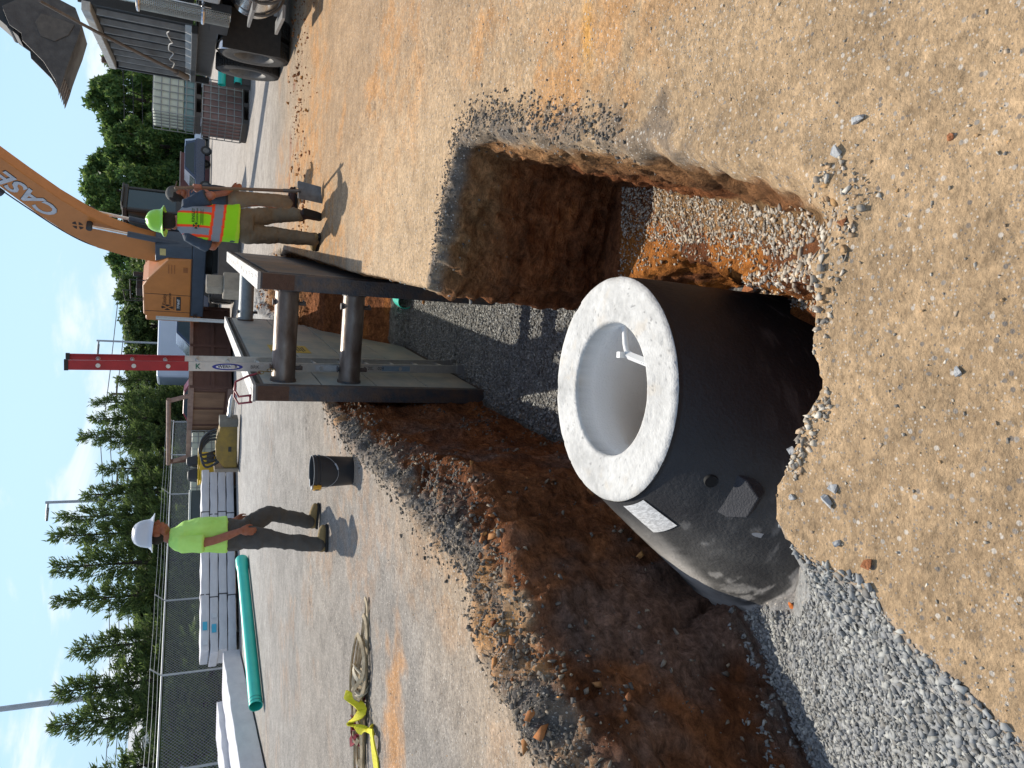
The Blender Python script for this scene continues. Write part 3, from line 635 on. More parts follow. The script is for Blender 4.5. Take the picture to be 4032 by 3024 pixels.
    mb.M = Matrix.Translation(P0) @ nrm.to_track_quat('Z', 'Y').to_matrix().to_4x4(); mb.add([(.013*math.cos(k*.5236), .04*math.sin(k*.5236), 0) for k in range(12)], [tuple(range(12))])
    mb.build('paint_drip', mat('drip_grey', (.5, .5, .5), rough=.6), root)
    # plastic coated step inside
    mb = MB(); mb.M = Matrix.Translation(Vector((0, 0, 0))-Vector(org.tolist()))
    pts = [(.31, 2.98, -.42), (.20, 2.965, -.42), (.165, 2.95, -.42), (.15, 2.92, -.42), (.10, 2.74, -.42), (.105, 2.71, -.42), (.14, 2.69, -.42), (.29, 2.65, -.42)]
    mb.tube(pts, .0145, 10); mb.tube([(.148, 2.93, -.415), (.10, 2.73, -.415)], .019, 4); mb.box((.15, 2.96, -.4), (.028, .028, .045)); mb.box((.10, 2.70, -.4), (.028, .028, .045))
    for k in range(12): mb.box((.094+k*.0044, 2.74+k*.015, -.400), (.006, .006, .006))
    mb.build('ladder_step', mat('white_plastic', (.75, .75, .73), (.68, .68, .66), rough=.45), root, smooth=40)
build_cone()

# ================================================================ TRENCH BOX
BOX_O = Vector((-.235, 7.735, -1.63)); BW, BLEN, BH, BT = 1.27, 6.07, 2.45, .16
def build_box():
    ang = math.atan2(BA.y, BA.x)-math.pi/2                       # local y along the trench
    root = thing('trench_box', 'grey steel trench shield, two long panels held apart by round pipes, in the trench', 'trench box', BOX_O, ang)
    steel = mat('weathered_steel', (.085, .095, .105), (.20, .15, .11), 3.2, .62, .3, bump=.4, contrast=.13)
    edge = mat('dark_edge_steel', (.055, .064, .076), (.15, .10, .07), 7, .6, .3, bump=.5, contrast=.14)
    worn = mat('worn_bright_steel', (.5, .49, .47), (.28, .25, .22), 9, .5, .3, bump=.3, stretch=(1, .4, 1))
    inner = mat('scuffed_aluminium', (.30, .34, .34), (.50, .46, .39), 2.6, .55, .2, bump=.3, stretch=(1, .5, 1.2), contrast=.14)
    rust = mat('rust', (.075, .035, .02), (.13, .07, .045), 16, .85, .1, bump=.6)
    for side in (0, 1):
        x0 = 0 if side == 0 else BW-BT; xi = BT if side == 0 else BW-BT; sgn = 1 if side == 0 else -1
        pn = MB(); pn.box((x0+BT/2, BLEN/2, BH/2-.015), (BT-.03, BLEN-.2, BH-.08)); p = pn.build('side_panel', steel, root)
        # plated faces: inner and outer, with seams
        pl = MB()
        for f, xx in ((inner, xi-sgn*.006), (steel, x0 if side == 0 else BW)):
            q = MB(); ny, nzz = 9, 4
            for a in range(ny):
                for b in range(nzz):
                    ya, yb = .1+(BLEN-.2)*a/ny+.006, .1+(BLEN-.2)*(a+1)/ny-.006; za, zb = .06+(BH-.14)*b/nzz+.006, .06+(BH-.14)*(b+1)/nzz-.006
                    off = random.uniform(-.0015, .0015)
                    q.box((xx+off, (ya+yb)/2, (za+zb)/2), (.014, yb-ya, zb-za))
            q.build('plate', f, p, bevel=.003)
        for yy in (.05, BLEN-.05):
            e = MB(); e.box((x0+BT/2, yy, BH/2), (BT, .1, BH)); ep = e.build('end_post', edge, p, bevel=.008)
            if yy < 1:
                r_ = MB(); r_.box((x0+BT/2, -.003, BH-.17), (BT-.012, .006, .3)); r_.build('rust_patch', rust, ep)
        t = MB(); t.box((x0+BT/2, BLEN/2, BH+.012), (BT+.012, BLEN+.01, .03))
        for k in range(14): t.box((x0+BT/2+random.uniform(-.03, .03), .2+k*.43, BH+.028), (.03, random.uniform(.05, .25), .006))
        t.build('top_rail', worn, p, bevel=.006)
        b = MB(); b.box((x0+BT/2, BLEN/2, .012), (BT-.02, BLEN-.05, .05)); b.build('bottom_rail', edge, p)
        if side == 0:   # bright hem rail and yellow warning decal on the inside of the left panel
            d = MB(); d.box((xi+.004, 2.55, BH-.62), (.004, .62, .5)); dc = d.build('warning_decal', mat('decal_yellow', srgb('d9b545'), srgb('b59a45'), 5, .5), p)
            d = MB(); d.prism([(2.32, BH-.66), (2.6, BH-.66), (2.46, BH-.44)], 'x', xi+.006, xi+.009); 
            for k in range(4): d.box((xi+.0075, 2.5+.06*(k % 2), BH-.72-.03*k), (.003, .34, .012))
            d.build('decal_mark', mat('decal_black', (.03, .03, .03), rough=.6), dc)
    def spreader(y, z, rr, m1):
        s = MB(); s.cyl((BT+.0, y, z), (BW-BT, y, z), rr, n=36); sp = s.build('spreader_pipe', m1, root, smooth=50)
        for xx in (BT+.012, BW-BT-.012): c = MB(); c.cyl((xx-.012, y, z), (xx+.012, y, z), rr+.012, n=36); c.build('collar', edge, sp, smooth=50)
        for xx in (BT+.14, BW-BT-.14):
            k = MB(); k.cyl((xx, y, z-rr-.07), (xx, y, z+rr+.02), .022, n=12); k.cyl((xx, y-.0, z+rr+.012), (xx, y, z+rr+.022), .035, n=12); k.box((xx+.02, y-.02, z-rr-.045), (.03, .05, .012)); k.build('pin', edge, sp, smooth=50)
    pm = mat('pipe_steel', (.24, .20, .17), (.10, .065, .045), 7, .42, .55, bump=.12, stretch=(.5, 1, 1), contrast=.22)
    spreader(.27, 2.16, .118, pm); spreader(.27, 1.48, .112, pm); spreader(BLEN-.35, 2.16, .118, mat('pipe_painted', (.35, .38, .38), (.2, .22, .22), 8, .5, .2, bump=.2))
    return root
build_box()
# ================================================================ LADDER inside the box
def build_ladder():
    root = thing('extension_ladder', 'aluminium extension ladder with red upper end standing in the trench box behind the two pipes', 'ladder', (.16, 8.42, -1.62))
    d = Vector((-.09, -.36, 4.07)); u = d.normalized(); a = (BA-u*BA.dot(u)).normalized(); w = u.cross(a)      # w: across, about -l
    al = mat('ladder_aluminium', (.62, .62, .6), (.48, .48, .47), 18, .38, .7, bump=.1); red = mat('ladder_red', srgb('a81822'), srgb('8d1420'), 8, .5, .0, coat=.2)
    M = Matrix((( w.x, a.x, u.x, 0), (w.y, a.y, u.y, 0), (w.z, a.z, u.z, 0), (0, 0, 0, 1)))
    def rail(m_, y0, z0, z1, s, x0=0):
        q = MB(); q.M = M; q.box((x0, y0, (z0+z1)/2), (.092, .006, z1-z0)); 
        for xx in (-.044, .044): q.box((x0+xx, y0+s*.015, (z0+z1)/2), (.005, .03, z1-z0))
        return q
    L_ = d.length; S = L_*.585
    for y0, s in ((0, 1), (.4, -1)):
        r1 = rail(al, y0, .05, S+.02, s).build('rail', al, root)
        r2 = rail(al, y0-.0, S+.02, S+.02+(L_-S)*.02+.62, s).build('upper_rail', al, root)
        r3 = rail(red, y0, S+.64+.03, L_+.02, s).build('red_rail', red, root)
        cp = MB(); cp.M = M; cp.box((0, y0+s*.012, L_+.035), (.1, .05, .035)); cp.build('rubber_cap', mat('black_rubber', (.02, .02, .02), (.03, .03, .03), rough=.8), r3)
        ft = MB(); ft.M = M; ft.box((.0, y0, .05), (.11, .045, .09)); ft.box((.01, y0, -.005), (.15, .07, .03)); ft.build('foot', mat('foot_grey', (.3, .3, .3), rough=.6), r1, bevel=.006)
    k = .2
    while k < L_:
        q = MB(); q.M = M; q.cyl((0, -.006, k), (0, .406, k), .017, n=12)
        q.cyl((0, -.014, k), (0, -.004, k), .021, n=12); q.cyl((0, .396, k), (0, .410, k), .021, n=12)
        q.build('rung', al, root, smooth=50); k += .305
    blk = mat('sticker_ink', (.03, .03, .04), rough=.5); grn = mat('ink_green', srgb('2f6b52'), rough=.6); blu = mat('sticker_blue', srgb('23308f'), rough=.4); wht = mat('sticker_white', (.8, .8, .8), rough=.4)
    def on_rail(z, sgn=1): # frame on the near rail's outer face: text runs down the ladder
        o = M @ Vector((0, -.0045, z)); return frame(o, -u, (-a).cross(-u))
    s = MB(); F = on_rail(S+.30); s.M = F
    n = 28; s.add([(.15*math.cos(2*math.pi*i/n), .035*math.sin(2*math.pi*i/n), 0) for i in range(n)], [tuple(range(n))]); st = s.build('maker_oval', blu, root)
    s = MB(); s.M = F @ Matrix.Translation((0, 0, .0012)); s.add([(.115*math.cos(2*math.pi*i/n), .022*math.sin(2*math.pi*i/n), 0) for i in range(n)], [tuple(range(n))]); s.build('oval_field', wht, st)
    text('lettering', 'WERNER', .042, blk, st, F @ Matrix.Translation((0, 0, .0025)), .0004, bold=True, sx=1.15)
    text('lettering', 'K', .075, grn, root, on_rail(S+.585), .0004, bold=True)
    text('lettering', 'BRK', .05, blk, root, on_rail(S+.03) , .0004)
    text('lettering', '2024-024', .05, blk, root, on_rail(1.10), .0004)
    for z, c, nm in ((1.62, (.55, .56, .58), 'instruction_label'), (.86, (.25, .34, .42), 'instruction_label'),):
        s = MB(); s.M = on_rail(z); s.add([(-.17, -.03, 0), (.17, -.03, 0), (.17, .03, 0), (-.17, .03, 0)], [(0, 1, 2, 3)]); s.build(nm, mat('label_%d' % int(z*100), c, tuple(v*.7 for v in c), 60, .5, stretch=(3, 3, .6)), root)
build_ladder()
def build_hook():
    o = Vector((-.15, 7.95, .86)); root = thing('red_chain_hook', 'bent red steel rod with tarnished chain on the left panel of the trench box', 'hook', o)
    red = mat('hook_red', srgb('8c2530'), srgb('6b1b24'), 12, .5)
    mb = MB()
    for dx in (0, .07):
        mb.tube([(-.1+dx, -.1, -.02), (-.12+dx, -.02, .10), (-.05+dx, .05, .14), (.1, .02, .13), (.16, -.03, .02), (.2, -.05, -.1)], .011, 8)
    mb.tube([(-.1, -.1, 0), (-.04, -.1, .0)], .011, 8); mb.build('hook_rod', red, root, smooth=50)
    ch = MB()
    for k in range(7):
        c = Vector((.2+.012*k, -.06, -.1-.045*k)); pts = []
        for i in range(11):
            an = 2*math.pi*i/10; v = Vector((.016*math.cos(an), 0, .03*math.sin(an))); 
            if k % 2: v = Vector((0, .016*math.cos(an), .03*math.sin(an)))
            pts.append(c+v)
        ch.tube(pts, .006, 6)
    ch.build('chain', mat('old_brass', srgb('a08a5c'), srgb('6d5d42'), 20, .45, .6), root, smooth=50)
build_hook()
# green sewer pipe ending in the trench, planks of stone down the hole, single rocks
GREEN = mat('sewer_green', srgb('35c9b5'), srgb('2bb3a1'), 2.5, .35, coat=.15)
def pipe(name, p0, p1, r, label, cat, bell=True, ring=True):
    p0, p1 = Vector(p0), Vector(p1); d = p1-p0; L_ = d.length
    root = thing(name, label, cat, p0, rot=d.to_track_quat('Z', 'Y').to_euler())
    mb = MB(); t = .012
    prof = [(r-t, 0), (r, 0), (r, L_-.35), (r+.018, L_-.3), (r+.018, L_), (r+.004, L_), (r+.002, L_-.28), (r-t, L_-.35)] if bell else [(r-t, 0), (r, 0), (r, L_), (r-t, L_)]
    mb.lathe(prof, n=40, close=True); b = mb.build('pipe_wall', GREEN, root, smooth=40)
    if ring:
        for z in (.06, .14): q = MB(); q.lathe([(r+.001, z-.006), (r+.004, z-.004), (r+.004, z+.004), (r+.001, z+.006)], n=40); q.build('stop_mark', mat('mark_green', srgb('157266'), rough=.4), b, smooth=50)
    return root
pipe('sewer_pipe', (1.2, 10.85, -1.56), (1.55, 12.3, -1.55), .115, 'open pale green pipe end sticking out of soil at the trench far end', 'pipe', bell=False, ring=False)
def slab(x, y, z, d, rz, tilt, label):
    mb = MB(); mb.box((0, 0, 0), d, taper=.9); o = mb.build('stone_slab', M_ROCKB if 'rust' in label else mat('slab_stone', srgb('a98f72'), srgb('8a7660'), 14, .9, bump=.5), bevel=.008, loc=(x, y, z), rot=(tilt, .15, rz))
    tag(o, label, 'stone'); 
slab(.53, 2.62, -1.0, (.05, .26, .03), .55, .35, 'long pale flat stone leaning across the narrow deep hole right of the cone')
slab(.5, 2.84, -1.06, (.12, .09, .03), 1.2, .2, 'short rust brown flat stone lying below the long pale one in the hole')
rock(.66, 1.30, .017, M_ROCKG, 'pale angular grey rock, largest of the little heap at the corner of the right rim', 'rocks at the corner of the rim', seed=1)
rock(.60, 1.36, .019, M_ROCKG, 'dark faced grey rock beside the gap at the near end of the right rim', 'rocks at the corner of the rim', seed=2)
rock(.42, 1.335, .015, M_ROCKB, 'rust red lump of clay at the lip where the stony ledge starts', seed=3)
rock(.05, 1.03, .012, M_ROCKG, 'lone blue grey pebble in the middle of the tan foreground', seed=4)
rock(-.37, 1.33, .016, M_ROCKG, 'white rock on the soil spit beside the gravel slope', 'pale rocks on the soil spit', seed=5)
rock(-.27, 1.36, .019, M_ROCKG, 'largest white rock on the soil spit in front of the cone', 'pale rocks on the soil spit', seed=6)
rock(-.24, 1.345, .018, M_ROCKG, 'white rock touching the largest one on the soil spit', 'pale rocks on the soil spit', seed=7)
rock(-.16, 1.49, .016, M_ROCKG, 'squarish white rock right at the lip in front of the cone', 'pale rocks on the soil spit', seed=8)
rock(-.28, 1.48, .012, M_ROCKG, 'small white rock on the tip of the soil spit', 'pale rocks on the soil spit', seed=12)
rock(-.40, 1.24, .018, M_ROCKB, 'yellow brown clod at the end of the soil spit beside the gravel', seed=9)
rock(-.90, 2.36, .02, mat('orange_clay', srgb('c9702a'), srgb('9d5420'), 20, .9), 'bright orange clod between the foot of the cone and the gravel', seed=10)
rock(.55, 1.06, .011, M_ROCKB, 'brown crumbly clod alone on the tan ground at the right', seed=11)
# ================================================================ PEOPLE
def blob(mb, name, m, parent, loc, vox=.01, it=4, wr=None, colf=None, dec=None):
    """fuse the collected shapes into one continuous surface"""
    me = bpy.data.meshes.new(name); me.from_pydata([tuple(Vector(v)-Vector(loc)) for v in mb.v], [], mb.f)
    bm = bmesh.new(); bm.from_mesh(me); bmesh.ops.recalc_face_normals(bm, faces=bm.faces); bm.to_mesh(me); bm.free()
    o = bpy.data.objects.new('tmp', me); COL.objects.link(o)
    r = o.modifiers.new('r', 'REMESH'); r.mode = 'VOXEL'; r.voxel_size = vox
    if it: s = o.modifiers.new('s', 'SMOOTH'); s.iterations = it; s.factor = .5
    bpy.context.view_layer.update()
    me2 = bpy.data.meshes.new_from_object(o.evaluated_get(bpy.context.evaluated_depsgraph_get())); bpy.data.objects.remove(o); bpy.data.meshes.remove(me)
    n = len(me2.vertices); V = np.empty(n*3, np.float32); me2.vertices.foreach_get('co', V); V = V.reshape(-1, 3).astype(float)
    W = V+np.array(loc)
    if wr:
        nn = np.empty(n*3, np.float32); me2.vertices.foreach_get('normal', nn); nn = nn.reshape(-1, 3)
        amp, sc, st = wr; d = amp*fbm(W*np.array(st), sc, 3, 5, ridge=True)+amp*.5*fbm(W, sc*2.5, 3, 6); V = V+nn*d[:, None]
        me2.vertices.foreach_set('co', V.astype(np.float32).ravel())
    me2.polygons.foreach_set('use_smooth', np.ones(len(me2.polygons), bool)); me2.materials.clear(); me2.materials.append(m); me2.update()
    ob = bpy.data.objects.new(name, me2); COL.objects.link(ob); ob.parent = parent
    if colf: setcol(ob, colf(W))
    return ob
def rings(mb, secs, n=24):
    """loft of ellipses: (centre, rx, ry, yaw, pitch)"""
    vs = []; 
    for c, rx, ry, yaw in secs:
        for k in range(n):
            a = 2*math.pi*k/n; ca, sa = math.cos(a), math.sin(a); e = .85
            x = rx*abs(ca)**e*(1 if ca > 0 else -1); y = ry*abs(sa)**e*(1 if sa > 0 else -1)
            vs.append((c[0]+x*math.cos(yaw)-y*math.sin(yaw), c[1]+x*math.sin(yaw)+y*math.cos(yaw), c[2]))
    m = len(secs); fs = [(i*n+k, i*n+(k+1) % n, (i+1)*n+(k+1) % n, (i+1)*n+k) for i in range(m-1) for k in range(n)]
    fs += [tuple(range(n-1, -1, -1)), tuple((m-1)*n+k for k in range(n))]
    mb.add(vs, fs)
def limb(mb, pts, rs, n=14):
    mb.tube(pts, rs, n)
    for p, r in zip(pts, rs): mb.ball(p, r*.99, 7)
def lerp3(a, b, t): return tuple(Vector(a).lerp(Vector(b), t))
SKIN = mat('skin_tanned', srgb('a3664a'), srgb('8c5038'), 25, .55, bump=.15); SKIN2 = mat('skin_light', srgb('b5765a'), srgb('95573f'), 25, .55, bump=.15)
def head(mb, c, yaw, tilt=0, s=1.0):
    """c: centre of the skull; face looks along local +y"""
    M = Matrix.Translation(c) @ Matrix.Rotation(yaw, 4, 'Z') @ Matrix.Rotation(tilt, 4, 'X') @ Matrix.Scale(s, 4); mb0 = mb.M; mb.M = M
    mb.ball((0, -.005, .02), .095, 14, (.82, 1.05, 1.05)); mb.ball((0, .015, -.05), .07, 12, (.9, 1.05, 1.1)); mb.ball((0, .05, -.088), .034, 10, (1.15, .95, .8))
    mb.ball((0, .072, -.005), .045, 10, (1.25, .6, 1.2)); mb.ball((0, .088, .028), .02, 8, (2.3, .6, .55))
    mb.tube([(0, .096, .018), (0, .108, -.012), (0, .119, -.028)], [.008, .011, .015], 8); mb.ball((0, .112, -.03), .014, 8, (1.25, .9, .8))
    mb.ball((0, .094, -.056), .0135, 8, (1.9, .8, .5)); mb.ball((0, .092, -.068), .0135, 8, (1.7, .8, .6))
    for sx in (-1, 1):
        mb.ball((sx*.036, .082, -.022), .022, 8, (1, .6, .8)); mb.ball((sx*.082, -.005, -.015), .028, 8, (.35, .75, 1.15))
        mb.ball((sx*.055, .02, -.07), .035, 8, (.6, 1, .9))
    mb.M = mb0; return M
def eyes(M, parent, loc, hair=None, brow=(.05, .03, .02)):
    T = Matrix.Translation(-Vector(loc)) @ M
    for sx in (-1, 1):
        w = MB(); w.M = T; w.ball((sx*.031, .0865, .004), .0115, 8, (1.2, .6, .7)); w.build('eye', mat('eye', (.12, .09, .07), rough=.25), parent, smooth=80)
        b = MB(); b.M = T; b.tube([(sx*.016, .1, .022), (sx*.033, .1, .028), (sx*.05, .088, .022)], [.003, .0045, .003], 6); b.build('eyebrow', mat('brow', brow, rough=.9), parent, smooth=80)
    if hair:
        h = MB(); h.M = M; h.ball((0, -.022, .03), .1, 12, (.86, 1.0, 1.0)); h.ball((0, -.05, -.03), .07, 10, (1.0, .8, 1.0))
        blob(h, 'hair', hair, parent, loc, .009, 2, (.004, 30, (1, 1, 1)))
def hard_hat(M, parent, loc, m):
    """full brim helmet"""
    T = Matrix.Translation(-Vector(loc)) @ M @ Matrix.Translation((0, .0, .045)) @ Matrix.Rotation(R(-4), 4, 'X')
    n = 40; h = MB(); h.M = T; secs = []
    prof = [(0.0, .158), (.02, .157), (.05, .150), (.08, .132), (.1, .108), (.113, .075), (.12, .035), (.123, .012), (.142, .0), (.163, -.012), (.165, -.018), (.142, -.006), (.118, .003)]
    vs = []; 
    for r, z in prof:
        for k in range(n):
            a = 2*math.pi*k/n; ey = 1.12; q = 1+(.06 if math.sin(a) > 0 else 0)*(r > .13)
            zz = z - (.012*abs(math.sin(a)) if r > .14 else 0) + (.006 if (r < .1 and abs(math.cos(a)) < .3) else 0)
            vs.append((r*math.cos(a), r*ey*q*math.sin(a), zz))
    fs = [(i*n+k, i*n+(k+1) % n, (i+1)*n+(k+1) % n, (i+1)*n+k) for i in range(len(prof)-1) for k in range(n)]
    h.add(vs, fs); hat = h.build('hard_hat', m, parent, smooth=60)
    r = MB(); r.M = T
    for sx in (-.03, 0, .03): r.tube([(sx, -.115, .07), (sx, -.07, .137), (sx, 0, .158), (sx, .07, .139), (sx, .118, .072)], .006, 8)
    r.build('crown_ridge', m, hat, smooth=80)
    b = MB(); b.M = T; pts = []
    for k in range(25): a = 2*math.pi*k/24; pts.append((.098*math.cos(a), .108*math.sin(a), -.012))
    b.tube(pts, .008, 6, False); b.build('headband', mat('band_black', (.03, .03, .03), rough=.8), hat)
def hand(mb, w, d, side, palm, curl=.35, s=1.0):
    """w wrist, d direction of the fingers, palm: direction the palm faces, side: direction of the thumb"""
    w = Vector(w); d = Vector(d).normalized(); pn = Vector(palm); pn = (pn-d*pn.dot(d)).normalized(); sd = d.cross(pn); 
    if sd.dot(Vector(side)) < 0: sd = -sd
    mb.tube([w, w+d*.03*s, w+d*.06*s, w+d*.09*s], [.026*s, .034*s, .04*s, .036*s], 12, flat=None) if False else None
    M = Matrix(((sd.x, d.x, pn.x, w.x), (sd.y, d.y, pn.y, w.y), (sd.z, d.z, pn.z, w.z), (0, 0, 0, 1))); m0 = mb.M; mb.M = M
    mb.ball((0, .05*s, 0), .05*s, 10, (.86, 1.1, .36)); mb.ball((.018*s, .028*s, .006*s), .028*s, 8, (1, 1.2, .6)); mb.tube([(0, -.02*s, 0), (0, .02*s, 0)], [.026*s, .03*s], 10)
    for i, (x, L_) in enumerate(((.031, .072), (.010, .082), (-.011, .077), (-.031, .06))):
        p = Vector((x, .088-.004*abs(i-1.3), 0))*s; pts = [p]; a = curl*.4
        for q in (.45, .32, .25):
            pts.append(pts[-1]+Vector((x*.12, math.cos(a), math.sin(a)))*L_*q*s); a += curl*(1+.12*i)
        mb.tube(pts, [.0095*s, .009*s, .0082*s, .007*s], 8); mb.ball(pts[-1], .007*s, 6)
    pts = [Vector((.03, .02, .004))*s, Vector((.052, .05, .012))*s, Vector((.058, .08, .02))*s, Vector((.054, .102, .028))*s]
    mb.tube(pts, [.014*s, .0115*s, .0105*s, .008*s], 8); mb.ball(pts[-1], .008*s, 6); mb.M = m0
def boot(ank, yaw, pitch, parent, loc, m, ms, nm='boot', L_=.29):
    """ankle position, direction the toe points, pitch down"""
    M = Matrix.Translation(ank) @ Matrix.Rotation(yaw, 4, 'Z') @ Matrix.Rotation(pitch, 4, 'X')
    b = MB(); b.M = M; b.tube([(0, -.0, .09), (0, -.005, .02), (0, .0, -.03)], [.058, .055, .056], 14)
    b.tube([(0, -.045, -.045), (0, .02, -.04), (0, .1, -.055), (0, .165, -.062)], [.044, .05, .05, .042], 14); b.ball((0, .165, -.06), .045, 10, (1.02, 1.0, .75)); b.ball((0, -.045, -.05), .044, 10, (.95, .9, 1))
    o = blob(b, nm, m, parent, loc, .009, 2, (.003, 14, (1, 1, 1)))
    s = MB(); s.M = Matrix.Translation(-Vector(loc)) @ M
    out = [(-.04, -.085), (.04, -.085), (.046, -.02), (.05, .1), (.045, .17), (.025, .212), (-.02, .214), (-.045, .17), (-.047, .1), (-.04, 0)]
    s.prism(out, 'z', -.108, -.083); s.build('sole', ms, o, bevel=.004); return o

def worker_side():
    L0 = (-1.68, 8.35, 0); P = L0
    root = thing('person', 'man in white hard hat, bright yellow green t-shirt and dark olive trousers, standing in profile', 'person', L0)
    shirt = mat('hivis_tshirt', srgb('c9f784'), srgb('b4e86a'), 5, .8, bump=.15); trou = mat('olive_trousers', srgb('55504a'), srgb('45413c'), 7, .9, bump=.25)
    bm_ = mat('tan_suede', srgb('9b8357'), srgb('7d6a47'), 12, .9, bump=.3); sole = mat('sole_dark', (.03, .028, .025), rough=.9)
    yaw = R(-90)                     # faces +x
    b = MB(); hc = (-1.615, 8.35, 1.695); M = head(b, hc, yaw, R(2), 1.05)
    limb(b, [(-1.64, 8.35, 1.62), (-1.675, 8.35, 1.54)], [.058, .066])
    rings(b, [((-1.67, 8.35, z), rx, ry, 0) for z, rx, ry in ((.85, .12, .15), (1.0, .115, .14), (1.2, .12, .15), (1.4, .11, .16), (1.52, .07, .12))])
    # right arm (towards the camera), hanging with relaxed hand at the thigh
    limb(b, [(-1.70, 8.17, 1.47), (-1.70, 8.12, 1.3), (-1.675, 8.1, 1.16), (-1.63, 8.09, 1.02), (-1.585, 8.08, .90)], [.056, .052, .043, .043, .029])
    hand(b, (-1.585, 8.08, .90), (-.12, .02, -1), (1, 0, 0), (0, 1, 0), .45, 1.08)
    limb(b, [(-1.66, 8.53, 1.47), (-1.66, 8.58, 1.3), (-1.64, 8.59, 1.16), (-1.58, 8.58, .97), (-1.56, 8.57, .92)], [.055, .05, .042, .036, .028])
    hand(b, (-1.56, 8.57, .92), (.05, 0, -1), (1, 0, 0), (0, -1, 0), .4, 1.05)
    for pts in ([(-1.68, 8.26, .85), (-1.72, 8.16, .55), (-1.785, 8.12, .14)], [(-1.68, 8.44, .85), (-1.50, 8.58, .56), (-1.63, 8.66, .14)]): limb(b, pts, [.08, .055, .035])
    body = blob(b, 'body', SKIN, root, P, .0075, 3); eyes(M, root, P)
    hm = MB(); hm.M = M; hm.ball((0, -.03, -.005), .095, 12, (.88, .85, .9)); blob(hm, 'hair', mat('hair_dark', (.02, .015, .012), rough=.9), root, P, .009, 2, (.003, 30, (1, 1, 1)))
    hard_hat(M, root, P, mat('hat_white', srgb('c8cacf'), srgb('bdbfc4'), 3, .35, coat=.3))
    t = MB()
    rings(t, [((-1.665, 8.35, 1.02), .185, .19, 0), ((-1.665, 8.35, 1.1), .185, .19, 0), ((-1.655, 8.35, 1.22), .18, .19, 0), ((-1.66, 8.35, 1.33), .165, .195, 0), ((-1.675, 8.35, 1.44), .145, .2, 0), ((-1.68, 8.35, 1.51), .105, .165, 0), ((-1.672, 8.35, 1.56), .075, .085, 0)])
    for sy in (-1, 1): t.tube([(-1.69, 8.35+sy*.13, 1.49), (-1.70, 8.35+sy*.195, 1.44), (-1.705, 8.35+sy*.235, 1.32), (-1.70, 8.35+sy*.25, 1.245)], [.075, .083, .083, .086], 16)
    blob(t, 'tshirt', shirt, root, P, .011, 3, (.015, 7, (1, 1, .5)))
    p = MB()
    rings(p, [((-1.67, 8.35, .80), .13, .16, 0), ((-1.675, 8.35, .9), .16, .175, 0), ((-1.67, 8.35, 1.04), .155, .165, 0)])
    limb(p, [(-1.69, 8.26, .84), (-1.70, 8.2, .7), (-1.715, 8.155, .52), (-1.755, 8.13, .3), (-1.79, 8.12, .10)], [.115, .105, .082, .078, .075], 18)
    limb(p, [(-1.66, 8.43, .84), (-1.575, 8.51, .70), (-1.505, 8.58, .565), (-1.565, 8.63, .35), (-1.635, 8.66, .13)], [.112, .102, .085, .076, .072], 18)
    blob(p, 'trousers', trou, root, P, .011, 2, (.017, 6, (1, 1, 1.3)))
    boot((-1.785, 8.12, .115), R(-86), 0, root, P, bm_, sole); boot((-1.635, 8.68, .125), R(-92), R(-3), root, P, bm_, sole)
worker_side()

